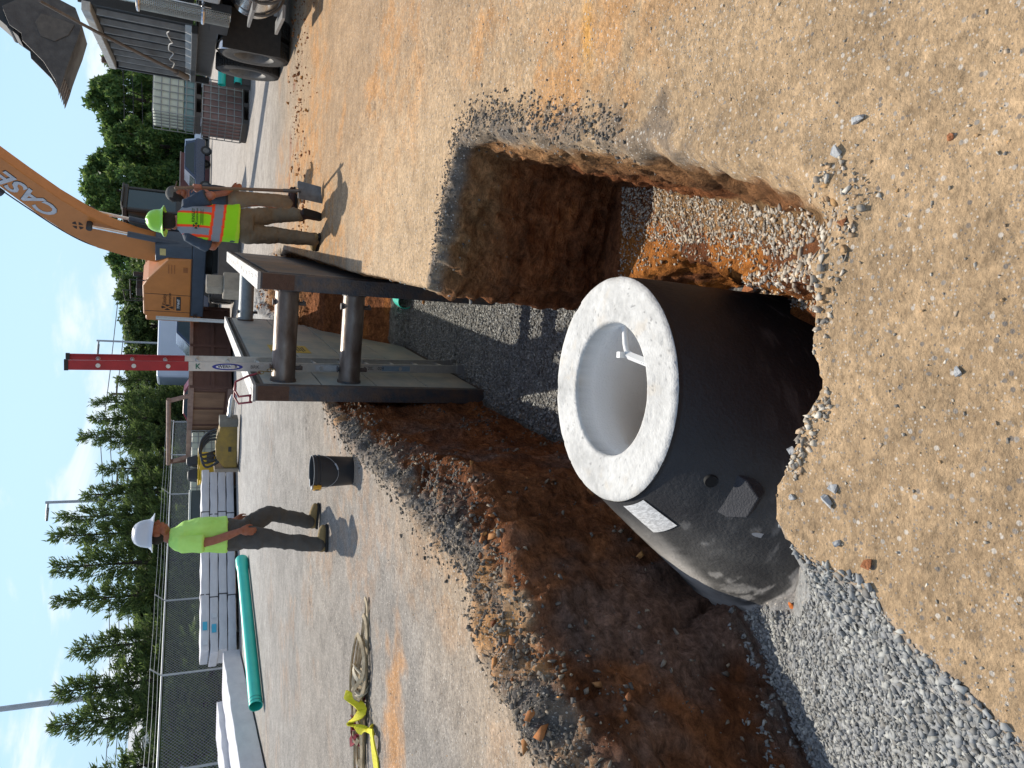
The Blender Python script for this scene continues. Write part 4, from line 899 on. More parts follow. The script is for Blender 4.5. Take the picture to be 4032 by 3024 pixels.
def vest_color(W):
    x, y, z = W.T; c = 1.755; u = (x-c); g = np.array(srgb('9be000')); o = np.array(srgb('ff4a12')); s = np.array(srgb('8b9096'))
    C = np.tile(g, (len(W), 1)); zz = z+.10*u
    a = np.abs(u)
    v = (a > .062) & (a < .182) & (zz > 1.19) ; C[v] = o; v2 = (a > .086) & (a < .158) & (zz > 1.2); C[v2] = s
    h = (zz > 1.085) & (zz < 1.235); C[h] = o; h2 = (zz > 1.113) & (zz < 1.205); C[h2] = s
    e = (zz < .955); C[e] = np.array(srgb('b6dc2a'))
    return C
def worker_vest():
    P = (1.76, 9.18, 0)
    root = thing('person', 'man in lime hard hat and yellow safety vest with orange grey stripes, walking away', 'person', P)
    navy = mat('navy_shirt', srgb('2b3644'), srgb('3d4a58'), 6, .85, bump=.2); trou = mat('khaki_trousers', srgb('7c6c56'), srgb('645642'), 6, .9, bump=.25)
    bt = mat('brown_leather', srgb('4a3028'), srgb('35211c'), 10, .75, bump=.3); sole = mat('sole_black', (.018, .015, .014), rough=.85)
    cx, cy = 1.755, 9.18
    b = MB(); M = head(b, (1.725, 9.19, 1.685), R(6), R(-6), 1.05); limb(b, [(1.73, 9.17, 1.62), (1.745, 9.16, 1.53)], [.06, .07])
    rings(b, [((cx, cy, z), rx, ry, 0) for z, rx, ry in ((.85, .15, .12), (1.0, .14, .11), (1.2, .15, .12), (1.4, .16, .11), (1.5, .12, .07))])
    sh = (1.925, 9.16, 1.465); el = (2.045, 9.06, 1.235); wr_ = (2.115, 9.2, 1.345)
    limb(b, [sh, lerp3(sh, el, .5), el, lerp3(el, wr_, .5), (2.11, 9.22, 1.345)], [.06, .054, .05, .044, .03])
    # right hand closed round the shovel handle
    b.ball((2.125, 9.20, 1.375), .045, 10, (.75, 1.0, .95))
    for k in range(4):
        z = 1.345+.0215*k; b.tube([(2.105, 9.175, z), (2.13, 9.125+.002*k, z), (2.165, 9.13, z), (2.17, 9.16, z+.002)], [.0115, .011, .0105, .009], 8)
    b.tube([(2.11, 9.215, 1.38), (2.145, 9.225, 1.41), (2.172, 9.2, 1.42), (2.178, 9.17, 1.42)], [.014, .012, .011, .009], 8)
    sl = (1.585, 9.16, 1.455); ell = (1.50, 9.24, 1.2); wl = (1.60, 9.42, 1.13)
    limb(b, [sl, lerp3(sl, ell, .5), ell, lerp3(ell, wl, .5), wl], [.06, .054, .048, .042, .03]); hand(b, wl, (.7, .6, .1), (0, .3, 1), (0, -1, 0), .7, 1.05)
    for pts in ([(1.83, 9.18, .85), (1.93, 9.26, .54), (1.955, 9.12, .24)], [(1.68, 9.18, .85), (1.69, 9.2, .5), (1.69, 9.17, .14)]): limb(b, pts, [.085, .058, .038])
    blob(b, 'body', SKIN2, root, P, .0075, 3); eyes(M, root, P); 
    hm = MB(); hm.M = M; hm.ball((0, -.03, -.015), .096, 12, (.9, .85, .95)); blob(hm, 'hair', mat('hair_dark'), root, P, .009, 2, (.003, 30, (1, 1, 1))) if False else blob(hm, 'hair', MATS['hair_dark'], root, P, .009, 2, (.003, 30, (1, 1, 1)))
    hard_hat(M @ Matrix.Rotation(R(3), 4, 'X'), root, P, mat('hat_lime', srgb('9fdc3c'), srgb('8fce30'), 3, .35, coat=.3))
    t = MB()
    rings(t, [((cx, cy, .93), .19, .15, 0), ((cx, cy, 1.1), .185, .145, 0), ((cx, cy, 1.3), .185, .145, 0), ((cx, cy-.005, 1.43), .19, .125, 0), ((cx, cy-.01, 1.5), .14, .09, 0), ((1.745, 9.165, 1.56), .08, .075, 0)])
    t.tube([(1.86, 9.17, 1.47), sh, lerp3(sh, el, .45), lerp3(sh, el, .83)], [.07, .085, .088, .09], 16); t.tube([(1.65, 9.17, 1.47), sl, lerp3(sl, ell, .45), lerp3(sl, ell, .85)], [.07, .083, .085, .088], 16)
    blob(t, 'navy_shirt', navy, root, P, .011, 3, (.009, 7, (1, 1, .8)))
    v = MB()
    rings(v, [((cx+.03, cy, .925), .225, .175, R(3)), ((cx+.02, cy, 1.0), .215, .172, R(3)), ((cx+.01, cy, 1.12), .21, .168, R(3)), ((cx, cy, 1.3), .205, .165, 0), ((cx-.005, cy-.005, 1.43), .195, .14, 0), ((cx-.01, cy-.01, 1.52), .155, .1, 0), ((1.745, 9.165, 1.575), .095, .078, 0)], 30)
    vest = blob(v, 'safety_vest', vcol_mat('hivis_vest', .75, .15, 30), root, P, .0085, 2, (.009, 5, (1, 1, .6)), vest_color)
    ink = mat('print_green', srgb('1d4a1c'), rough=.8)
    F = lambda x, z, y=9.0: frame((x-P[0], y-P[1], z), (1, 0, 0), (0, 0, 1))
    text('printed_logo', 'KINSLEY', .042, ink, vest, F(1.79, 1.415, 8.996), .0006, bold=True); text('printed_logo', 'Construction', .030, ink, vest, F(1.79, 1.378, 8.993), .0006, bold=True)
    lg = MB(); lg.M = F(1.79, 1.34, 8.99) ; 
    for k, w in ((0, .18), (1, .15), (2, .18)): lg.box((-.01, -.012*k, 0), (w, .005, .001))
    lg.build('printed_line', ink, vest)
    lg = MB(); lg.M = F(1.675, 1.385, 8.997); n = 20
    for a0 in (60, 150, 240, 330):
        pts = [(0.006*math.cos(R(a0+30)), .006*math.sin(R(a0+30)), 0)]+[(.034*math.cos(R(a0+k*6)), .034*math.sin(R(a0+k*6)), 0) for k in range(11)]
        lg.add(pts, [tuple(range(12))])
    lg.build('round_emblem', ink, vest)
    p = MB(); rings(p, [((1.77, 9.18, .78), .16, .13, 0), ((1.775, 9.18, .88), .18, .145, 0), ((1.77, 9.18, 1.0), .17, .135, 0)])
    limb(p, [(1.85, 9.18, .84), (1.90, 9.22, .7), (1.935, 9.25, .55), (1.945, 9.2, .4), (1.955, 9.13, .27)], [.115, .105, .085, .08, .076], 18)
    limb(p, [(1.68, 9.18, .84), (1.685, 9.2, .68), (1.695, 9.2, .48), (1.69, 9.18, .3), (1.685, 9.16, .09)], [.115, .105, .085, .08, .08], 18)
    blob(p, 'trousers', trou, root, P, .011, 2, (.017, 6, (1, 1, 1.3)))
    boot((1.955, 9.12, .20), R(8), R(-62), root, P, bt, sole); boot((1.685, 9.15, .115), R(28), 0, root, P, mat('tan_suede'), sole) if False else boot((1.685, 9.15, .115), R(28), 0, root, P, MATS['tan_suede'], sole)
worker_vest()

def worker_cap():
    P = (2.53, 11.4, 0)
    root = thing('person', 'man in grey cap, navy shirt and khaki trousers standing behind the worker in the vest', 'person', P)
    navy = MATS['navy_shirt']; trou = mat('sand_trousers', srgb('8f7d64'), srgb('7a6a55'), 6, .9, bump=.25)
    b = MB(); yaw = R(-82); M = head(b, (2.535, 11.38, 1.615), yaw, R(-12), 1.02); limb(b, [(2.53, 11.4, 1.54), (2.53, 11.4, 1.46)], [.058, .068])
    rings(b, [((2.54, 11.4, z), rx, ry, 0) for z, rx, ry in ((.85, .13, .15), (1.0, .12, .14), (1.2, .12, .15), (1.4, .11, .15), (1.48, .08, .12))])
    limb(b, [(2.54, 11.22, 1.39), (2.53, 11.15, 1.15), (2.58, 11.14, .98), (2.66, 11.18, .9)], [.054, .045, .04, .028]); hand(b, (2.66, 11.18, .9), (.5, .1, -1), (0, 0, 1), (0, 1, 0), .6)
    limb(b, [(2.54, 11.57, 1.39), (2.62, 11.62, 1.2), (2.70, 11.56, 1.35), (2.66, 11.48, 1.48)], [.054, .045, .038, .028]); hand(b, (2.66, 11.48, 1.48), (-.2, -.3, 1), (1, 0, 0), (-1, 0, 0), .5)
    for sy in (-1, 1): limb(b, [(2.54, 11.4+sy*.09, .85), (2.58, 11.4+sy*.11, .5), (2.55, 11.4+sy*.12, .13)], [.08, .055, .036])
    blob(b, 'body', SKIN, root, P, .009, 3); eyes(M, root, P, MATS['hair_dark'])
    c = MB(); c.M = M; c.ball((0, -.01, .045), .104, 12, (.87, 1.05, .95)); cap = blob(c, 'cap', mat('cap_grey', srgb('6d6a63'), srgb('57544e'), 12, .9, bump=.2), root, P, .009, 1)
    v = MB(); v.M = Matrix.Translation(-Vector(P)) @ M; v.prism([(-.075, .07), (.075, .07), (.07, .13), (.04, .168), (0, .178), (-.04, .168), (-.07, .13)], 'z', .038, .046); v.build('peak', MATS['cap_grey'], cap)
    t = MB(); rings(t, [((2.545, 11.4, .98), .165, .175, 0), ((2.55, 11.4, 1.1), .17, .18, 0), ((2.55, 11.4, 1.25), .155, .185, 0), ((2.54, 11.4, 1.37), .135, .19, 0), ((2.535, 11.4, 1.44), .1, .14, 0), ((2.53, 11.4, 1.485), .072, .078, 0)])
    t.tube([(2.54, 11.28, 1.41), (2.54, 11.21, 1.36), (2.53, 11.16, 1.2)], [.07, .08, .078], 14); t.tube([(2.54, 11.52, 1.41), (2.56, 11.59, 1.36), (2.61, 11.62, 1.24)], [.07, .08, .078], 14)
    blob(t, 'navy_shirt', navy, root, P, .012, 3, (.009, 7, (1, 1, .8)))
    p = MB(); rings(p, [((2.55, 11.4, .78), .125, .15, 0), ((2.55, 11.4, .9), .15, .165, 0), ((2.545, 11.4, 1.0), .15, .16, 0)])
    for sy, dx in ((-1, 0), (1, .05)): limb(p, [(2.55, 11.4+sy*.085, .84), (2.58+dx, 11.4+sy*.1, .55), (2.56+dx*2, 11.4+sy*.115, .12)], [.11, .085, .074], 16)
    blob(p, 'trousers', trou, root, P, .012, 2, (.01, 5, (1, 1, 1.3)))
    bl = mat('belt_black', (.02, .02, .02), rough=.6); q = MB(); rings(q, [((2.547-P[0], 0, z), .162, .172, 0) for z in (.955, .995)]); q.build('belt', bl, root, smooth=60)
    boot((2.56, 11.285, .115), R(-85), 0, root, P, MATS['brown_leather'], MATS['sole_black']); boot((2.66, 11.515, .115), R(-95), 0, root, P, MATS['brown_leather'], MATS['sole_black'])
worker_cap()

def build_shovel():
    P = (2.25, 9.2, 0); root = thing('shovel', 'square bladed steel shovel with long wooden handle, held upright by the worker in the vest', 'shovel', P)
    w = MB(); w.M = Matrix.Translation(-Vector(P)); w.tube([(2.105, 9.15, 1.60), (2.14, 9.16, 1.35), (2.2, 9.18, .8), (2.235, 9.19, .42)], [.019, .019, .019, .021], 12); w.ball((2.105, 9.15, 1.60), .02, 8)
    w.build('handle', mat('old_wood', srgb('8a6f57'), srgb('6d5644'), 9, .7, bump=.1, stretch=(8, 8, 1)), root, smooth=50)
    st = mat('shovel_steel', (.2, .19, .18), (.11, .1, .095), 14, .5, .6, bump=.15)
    s = MB(); s.M = w.M; s.tube([(2.235, 9.19, .44), (2.245, 9.19, .32), (2.26, 9.18, .24)], [.024, .022, .018], 12); s.build('socket', st, root, smooth=50)
    # slightly dished blade
    nb = 8; vs = []; up = Vector((2.265, 9.20, .265)); dn = Vector((2.215, 9.13, .0)); ac = Vector((.97, .24, .06)).normalized()
    for layer in (0, 1):
        for i in range(nb+1):
            t = i/nb; c = up.lerp(dn, t)
            for j in range(nb+1):
                s_ = (j/nb-.5)*2; hw = .118-.008*t; q = c+ac*s_*hw+Vector((0, -1, 0))*(.028*s_*s_)+Vector((0, 1, 0))*.004*layer; vs.append(tuple(q-Vector(P)))
    k = (nb+1)**2; fs = []
    for l in (0, 1):
        for i in range(nb):
            for j in range(nb): a = l*k+i*(nb+1)+j; fs.append((a, a+1, a+nb+2, a+nb+1))
    for i in range(nb): fs += [(i, i+1, k+i+1, k+i), (k-1-i, k-2-i, 2*k-2-i, 2*k-1-i), (i*(nb+1), (i+1)*(nb+1), k+(i+1)*(nb+1), k+i*(nb+1)), (i*(nb+1)+nb, (i+1)*(nb+1)+nb, k+(i+1)*(nb+1)+nb, k+i*(nb+1)+nb)]
    m = MB(); m.add(vs, fs); m.build('blade', st, root, smooth=50)
    f = MB(); f.M = w.M; f.box((2.335, 9.23, .268), (.07, .03, .012)); f.build('foot_tread', st, root); f = MB(); f.M = w.M; f.box((2.2, 9.19, .262), (.07, .03, .012)); f.build('foot_tread', st, root)
build_shovel()

# ---------------------------------------------------------------- bucket with tape measure
def build_bucket():
    P = (-.86, 7.0, 0); root = thing('bucket', 'black plastic five gallon bucket with wire handle standing on the gravel', 'bucket', P)
    pl = mat('black_plastic', (.012, .012, .014), (.02, .02, .022), 12, .45)
    b = MB(); b.lathe([(0, .004), (.118, .0), (.130, .0), (.133, .01), (.147, .30), (.155, .302), (.155, .31), (.149, .312), (.151, .335), (.158, .337), (.158, .345), (.152, .348), (.153, .368), (.149, .368), (.142, .30), (.128, .012), (0, .01)], n=40)
    b.build('pail', pl, root, smooth=35)
    e = MB(); pts = [(.151*math.cos(a), .151*math.sin(a), .369) for a in np.linspace(0, 2*math.pi, 41)]; e.tube(pts, .003, 6, False); e.build('rim', mat('rim_dusty', (.45, .44, .42), rough=.8), root, smooth=50)
    h = MB(); hp = []
    for k in range(17):
        a = math.pi*k/16; hp.append((.157*math.cos(a), -.157*math.sin(a)*.96-.006, .322-.17*math.sin(a)))
    h.tube(hp, .0022, 6); hw = h.build('wire_handle', mat('wire_steel', (.4, .4, .4), rough=.4, metal=.8), root, smooth=50)
    g = MB(); g.tube(hp[5:8], .008, 8); g.build('grip', mat('grip_grey', (.35, .36, .38), rough=.6), hw, smooth=50)
    T = (-1.0, 6.93, .33); t = thing('tape_measure', 'yellow and black tape measure hooked on the rim of the black bucket', 'tape measure', T, R(20))
    m = MB(); m.box((0, 0, 0), (.045, .08, .075)); c = m.build('case', mat('tape_yellow', srgb('e0a32a'), srgb('c98f20'), 9, .5), t, bevel=.012)
    m = MB(); m.box((0, 0, -.002), (.049, .05, .036)); m.build('grip_panel', mat('tape_black', (.02, .02, .02), rough=.6), c, bevel=.006)
    m = MB(); m.box((0, 0, .045), (.03, .06, .012)); m.box((.05, .02, .06), (.07, .02, .004)); m.build('belt_clip', mat('clip_steel', (.6, .6, .6), rough=.3, metal=.8), t)
build_bucket()

# ---------------------------------------------------------------- coiled strap, yellow sling, red straps
def ribbon(mb, pts, w, th, up=Vector((0, 0, 1)), twist=None):
    P = [Vector(p) for p in pts]; vs = []; fs = []
    for i, p in enumerate(P):
        t = (P[min(i+1, len(P)-1)]-P[max(i-1, 0)]).normalized(); s = t.cross(up).normalized(); u = s.cross(t)
        if twist: a = twist[i] if hasattr(twist, '__len__') else twist; s, u = s*math.cos(a)+u*math.sin(a), u*math.cos(a)-s*math.sin(a)
        vs += [tuple(p+s*w/2+u*th/2), tuple(p-s*w/2+u*th/2), tuple(p-s*w/2-u*th/2), tuple(p+s*w/2-u*th/2)]
    for i in range(len(P)-1):
        for k in range(4): fs.append((i*4+k, i*4+(k+1) % 4, i*4+4+(k+1) % 4, i*4+4+k))
    fs += [(0, 1, 2, 3), (len(vs)-1, len(vs)-2, len(vs)-3, len(vs)-4)]; mb.add(vs, fs)
def smoothpts(pts, n=8):
    P = [Vector(p) for p in pts]; out = []
    for i in range(len(P)-1):
        a, b, c, d = P[max(i-1, 0)], P[i], P[i+1], P[min(i+2, len(P)-1)]
        for k in range(n):
            t = k/n; out.append(.5*((2*b)+(c-a)*t+(2*a-5*b+4*c-d)*t*t+(3*b-a-3*c+d)*t**3))
    return out+[P[-1]]
def build_sling():
    bg = mat('sling_beige', srgb('bba98a'), srgb('8f7f66'), 14, .9, bump=.2, contrast=.15); root = thing('lifting_sling', 'beige webbing sling folded into a long flat coil on the gravel', 'sling', (-2.55, 6.2, 0))
    m = MB(); m.M = Matrix.Translation((2.55, -6.2, 0)); r = random.Random(3)
    for k in range(7):
        x0 = -2.16-.1*r.random(); x1 = -3.0-.4*r.random(); y0 = 6.2+r.uniform(-.02, .02); h = .035+.032*(k % 5); z = .015+.012*(k % 5)
        if k == 0: x0 = -1.88
        if k == 1: x0 = -2.02
        w1, w2 = r.uniform(-.03, .03), r.uniform(-.03, .03)
        pts = [(x1, y0-h*.3, z), (x1-.06, y0, z+.01), (x1, y0+h, z), (x1*.7+x0*.3, y0+h*.8+w1, z+.02), ((x0+x1)/2, y0+h*.45, z+.05), (x0*.7+x1*.3, y0+h+w2, z+.02), (x0-.05, y0+h*.9, z), (x0+.03, y0+.02, z+.01), (x0-.05, y0-h*.9, z), (x0*.7+x1*.3, y0-h+w1, z), ((x0+x1)/2, y0-h*.4, z+.05), (x1*.7+x0*.3, y0-h*.9+w2, z), (x1, y0-h, z)]
        ribbon(m, smoothpts(pts, 6), .03, .012, twist=R(10)+.6*r.random())
    m.build('webbing', bg, root, smooth=40)
    m = MB(); m.M = Matrix.Translation((2.55, -6.2, 0))
    for k in range(4):
        x = -2.46-.05*k+.02*(k % 2); pts = [(x+.05*math.sin(a+k), 6.2+(.10+.012*k)*math.cos(a), .05+.055*math.sin(a)) for a in np.linspace(0, 2*math.pi, 17)]; ribbon(m, pts, .028, .010, up=Vector((1, 0, 0)), twist=R(60)+k)
    m.build('wrap', mat('sling_light', srgb('cabfa8'), srgb('a89c85'), 14, .9, bump=.2), root, smooth=40)
    root = thing('ratchet_strap', 'dark red webbing straps bundled under the beige sling', 'strap', (-2.8, 6.3, 0)); m = MB(); m.M = Matrix.Translation((2.8, -6.3, 0))
    for k in range(7):
        pts = [(-2.66-.07*k+.03*math.sin(3*a+k), 6.27+.09*math.cos(a)+.02*r.random(), .05+.045*math.sin(a)) for a in np.linspace(0, 2*math.pi, 13)]; ribbon(m, pts, .032, .006, twist=R(50)+k)
    m.build('red_webbing', mat('strap_red', srgb('8a1f30'), srgb('5a1520'), 12, .85, bump=.2), root, smooth=40)
    root = thing('yellow_sling', 'bright yellow lifting sling lying twisted over the beige coil towards the picture edge', 'sling', (-2.9, 5.9, 0)); m = MB(); m.M = Matrix.Translation((2.9, -5.9, 0))
    pts = smoothpts([(-2.64, 6.22, .17), (-2.72, 6.05, .06), (-2.84, 6.1, .15), (-2.86, 5.98, .06), (-2.8, 5.86, .03), (-2.82, 5.74, .05), (-2.95, 5.72, .03), (-3.1, 5.66, .02), (-3.3, 5.62, .02), (-3.6, 5.55, .02)], 7)
    tw = [R(10)+R(70)*math.sin(i*.33)*(1 if i < 32 else .1) for i in range(len(pts))]
    ribbon(m, pts, .075, .012, twist=tw); m.build('sling_band', mat('sling_yellow', srgb('e6dc1e'), srgb('c9bd20'), 40, .7, bump=.4, stretch=(2, .3, .3)), root, smooth=40)
build_sling()
# ================================================================ DUMP TRUCK
RUB = mat('tyre_rubber', (.022, .021, .02), (.05, .045, .04), 14, .85, bump=.3); CHR = mat('polished_steel', (.7, .7, .7), (.45, .43, .4), 4, .16, 1.0); DKP = mat('dark_paint', (.02, .022, .026), (.035, .035, .035), 5, .45, coat=.2)
def wheel(parent, c, r, w, side, deep=True, name='wheel'):
    """axis along local x; side -1: outer face towards -x"""
    t = MB(); n = 56; hw = w/2
    t.lathe([(r*.58, -hw*.9), (r*.8, -hw), (r*.93, -hw*.96), (r*.985, -hw*.8), (r, -hw*.5), (r, hw*.5), (r*.985, hw*.8), (r*.93, hw*.96), (r*.8, hw), (r*.58, hw*.9)], n=n, M=Matrix.Translation(c) @ Matrix.Rotation(R(90), 4, 'Y'))
    for k in range(n):
        a = 2*math.pi*k/n
        for q in (-.72, -.25, .25, .72):
            M = Matrix.Translation(c) @ Matrix.Rotation(a, 4, 'X') @ Matrix.Translation((q*hw, 0, r)); t.box((0, 0, .004), (hw*.36, 2*math.pi*r/n*.62, .014), M)
    ty = t.build('tyre', RUB, parent, smooth=40)
    m = MB(); s = side
    if deep: prof = [(r*.585, hw*.92), (r*.56, hw*.86), (r*.52, hw*.5), (r*.50, -.0), (r*.46, -hw*.2), (.1, -hw*.15), (.09, hw*.35), (0, hw*.36)]
    else: prof = [(r*.6, hw*.9), (r*.55, hw*.8), (r*.5, hw*.4), (r*.2, hw*.55), (0, hw*.6)]
    m.lathe([(a, b) for a, b in prof], n=40, M=Matrix.Translation(c) @ Matrix.Rotation(R(90)*s, 4, 'Y'))
    rim = m.build('rim', mat('rim_steel', (.2, .19, .175), (.1, .092, .08), 8, .65, .2), ty, smooth=40)
    if deep:
        for k in range(10):
            a = k*.6283; b = MB(); b.cyl((c[0]+s*-hw*.12, c[1]+.14*math.cos(a), c[2]+.14*math.sin(a)), (c[0]+s*-hw*.02, c[1]+.14*math.cos(a), c[2]+.14*math.sin(a)), .014, n=6); b.build('wheel_nut', MATS['rim_steel'], rim)
    return ty
def build_truck():
    ang = math.atan2(.985, .183)-math.pi/2
    root = thing('dump_truck', 'black dump truck with ribbed grey steel bed, seen from its side at the right', 'dump truck', (4.98, 11.5, 0), ang)
    gr = mat('bed_steel', (.03, .034, .037), (.02, .022, .024), 4, .5, .35, bump=.15, contrast=.3); rib = mat('bed_rib', (.22, .22, .215), (.13, .13, .125), 5, .5, .3, bump=.2); bar = mat('bed_pale_rail', (.5, .49, .46), (.33, .31, .28), 7, .5, .2, bump=.2)
    Y0, Y1, Z0, Z1 = .1, 4.15, 1.47, 2.80
    b = MB(); b.box((.05, (Y0+Y1)/2, (Z0+Z1)/2), (.03, Y1-Y0, Z1-Z0)); bed = b.build('bed_side', gr, root)
    b = MB(); b.box((2.35, (Y0+Y1)/2, (Z0+Z1)/2), (.03, Y1-Y0, Z1-Z0)); b.build('bed_side', gr, root)
    b = MB(); b.box((1.2, (Y0+Y1)/2, Z0+.02), (2.27, Y1-Y0, .05)); b.build('bed_floor', gr, root)
    b = MB(); b.box((1.2, Y0-.02, (Z0+Z1)/2+.05), (2.36, .035, Z1-Z0+.1)); b.build('headboard', gr, root)
    b = MB(); b.box((1.2, Y1+.03, (Z0+Z1)/2), (2.36, .05, Z1-Z0)); b.build('tailgate', gr, root)
    for k in range(8):
        y = Y0+.22+k*.535; q = MB(); q.prism([(.035, y-.045), (-.045, y-.022), (-.045, y+.022), (.035, y+.045)], 'z', Z0+.09, Z1-.1); q.build('rib', rib, bed, bevel=.006)
        q = MB(); q.add([(-.045, y-.024, Z0+.1), (-.045, y+.024, Z0+.1), (.035, y-.1, Z0+.1), (.035, y+.1, Z0+.1), (-.07, y-.03, Z0+.0), (-.07, y+.03, Z0+.0), (.035, y-.12, Z0+.0), (.035, y+.12, Z0+.0)], [(0, 1, 3, 2), (4, 6, 7, 5), (0, 4, 5, 1), (0, 2, 6, 4), (1, 5, 7, 3), (2, 3, 7, 6)]); q.build('rib_foot', bar, bed)
    q = MB(); q.box((-.02, (Y0+Y1)/2, Z1), (.13, Y1-Y0+.1, .11)); q.build('top_rail', bar, bed, bevel=.01)
    q = MB(); q.box((-.03, (Y0+Y1)/2, Z0-.03), (.12, Y1-Y0, .09)); q.build('bottom_rail', gr, bed, bevel=.01)
    q = MB(); q.box((.0, Y1+.07, (Z0+Z1)/2-.12), (.12, .08, Z1-Z0+.4)); q.build('rear_post', gr, root, bevel=.01)
    q = MB(); q.cyl((.0, Y1+.05, Z1+.14), (.1, Y1+.05, Z1+.14), .055, n=16); q.build('tailgate_hinge', mat('rust'), root, smooth=50) if False else q.build('tailgate_hinge', MATS['rust'], root, smooth=50)
    # long wooden handled tool hung along the bed, cable
    q = MB(); q.tube([(-.13, -.2, 3.3), (-.14, 1.0, 2.75), (-.12, 3.15, 1.72)], [.02, .024, .03], 10); q.tube([(-.12, 3.15, 1.72), (-.12, 3.5, 1.55)], [.055, .06], 10); q.build('tarp_arm', mat('arm_rusty', (.17, .13, .1), (.1, .08, .065), 9, .7), root, smooth=50)
    q = MB(); pts = [(-.06+.02*math.sin(i*2.1), .4+i*.24, 1.78+.035*math.sin(i*1.7)) for i in range(14)]; q.tube(smoothpts(pts, 4), .009, 6); q.build('cable', bar, bed, smooth=50)
    # chassis, wheels
    q = MB(); q.box((.75, .5, .95), (.1, 8.2, .28)); q.build('chassis_rail', DKP, root); q = MB(); q.box((1.65, .5, .95), (.1, 8.2, .28)); q.build('chassis_rail', DKP, root)
    q = MB(); q.box((1.2, 2.3, 1.22), (2.1, 3.6, .12)); q.build('underframe', DKP, root)
    for y in (1.45, 2.85):
        for x, s in ((.14, -1), (.47, 1), (1.9, -1), (2.22, 1)): wheel(root, (x, y, .535), .535, .28, s, s < 0 or x > 2)
        q = MB(); q.cyl((.3, y, .535), (2.1, y, .535), .1, n=14); q.build('axle', DKP, root, smooth=50)
    q = MB(); q.box((.25, .78, .62), (.6, .03, .85)); q.build('mud_flap', RUB, root)
    # polished quarter fender and fuel tank
    q = MB(); vs = []
    for k in range(19):
        a = R(200-k*9); 
        for x in (-.02, .6): vs.append((x, 1.45+.66*math.cos(a)*1.0-.0, .535+.66*math.sin(a)))
    vs = [v for v in vs]; fs = [(2*k, 2*k+1, 2*k+3, 2*k+2) for k in range(9)]; q.add(vs, fs); f = q.build('quarter_fender', CHR, root, smooth=60); so = f.modifiers.new('s', 'SOLIDIFY'); so.thickness = .012
    q = MB(); q.cyl((.4, -1.9, .72), (.4, -.75, .72), .335, n=40); tk = q.build('fuel_tank', CHR, root, smooth=40, bevel=.02)
    for y in (-1.6, -1.0): q = MB(); q.tube([(.4+.342*math.cos(a), y, .69+.342*math.sin(a)) for a in np.linspace(0, 6.283, 33)], .018, 6, False); q.build('tank_strap', MATS['rim_steel'], tk, smooth=50)
    q = MB(); q.box((-.02, -1.3, .42), (.16, .9, .035)); q.box((-.03, -1.3, .78), (.1, .9, .035)); q.build('step', mat('step_alu', (.35, .35, .35), rough=.4, metal=.7), tk)
    # exhaust with perforated guard
    q = MB(); q.cyl((.06, -.62, 1.0), (.06, -.62, 3.9), .075, n=24); q.build('exhaust_stack', CHR, root, smooth=50)
    q = MB(); n = 20; r_ = .135; za, zb = 1.02, 2.15
    for j in range(46):
        z = za+(zb-za)*j/45; q.tube([(.06+r_*math.cos(R(90+i*180/n*1.0)), -.62+r_*math.sin(R(90+i*180/n)), z) for i in range(n+1)], .005, 4, False)
    for i in range(n+1): a = R(90+i*180/n); q.tube([(.06+r_*math.cos(a), -.62+r_*math.sin(a), za), (.06+r_*math.cos(a), -.62+r_*math.sin(a), zb)], .006, 4)
    q.build('exhaust_guard', mat('guard_steel', (.38, .37, .33), (.28, .27, .24), 10, .4, .6), root)
    for z in (1.35, 2.13): q = MB(); q.tube([(.06+.15*math.cos(a), -.62+.15*math.sin(a), z) for a in np.linspace(0, 6.283, 25)], .022, 6, False); q.build('guard_clamp', CHR, root, smooth=50)
    # sleeper-less cab, mirror, front wheel and bumper (mostly outside the picture)
    q = MB(); q.prism([(-.85, 1.15), (-.85, 2.95), (-1.0, 3.05), (-2.3, 3.05), (-2.75, 2.1), (-4.1, 1.9), (-4.25, 1.6), (-4.25, .9), (-3.9, .8), (-2.9, .95), (-2.6, 1.1)], 'x', .12, 2.28); q.build('cab', mat('cab_white', (.62, .62, .6), (.5, .5, .48), 3, .35, coat=.4), root, bevel=.03)
    q = MB(); q.box((.2, -.80, 2.35), (.18, .02, .75)); 
    for k in range(22): q.box((.11, -.80, 2.0+k*.033), (.02, .05, .016))
    q.build('louvred_panel', mat('louvre_alu', (.55, .57, .6), rough=.35, metal=.5), root)
    q = MB(); q.prism([(-1.0, 2.15), (-1.0, 2.85), (-2.2, 2.85), (-2.55, 2.15)], 'x', .108, .116); q.build('side_window', mat('dark_glass', (.01, .012, .015), rough=.05), root)
    wheel(root, (.16, -3.5, .53), .53, .3, -1, False)
    q = MB(); q.tube([(.3, -4.3, .62), (.0, -4.2, .62), (-.08, -4.0, .62), (-.02, -3.9, .6)], [.17, .17, .15, .1], 14); q.build('front_bumper', CHR, root, smooth=60)
    q = MB(); q.box((1.2, 1.9, 1.26), (2.2, 4.9, .3)); q.build('subframe', DKP, root, bevel=.02); q = MB(); q.box((.12, -.1, 1.12), (.1, 1.3, .25)); q.build('side_rail', DKP, root)
build_truck()

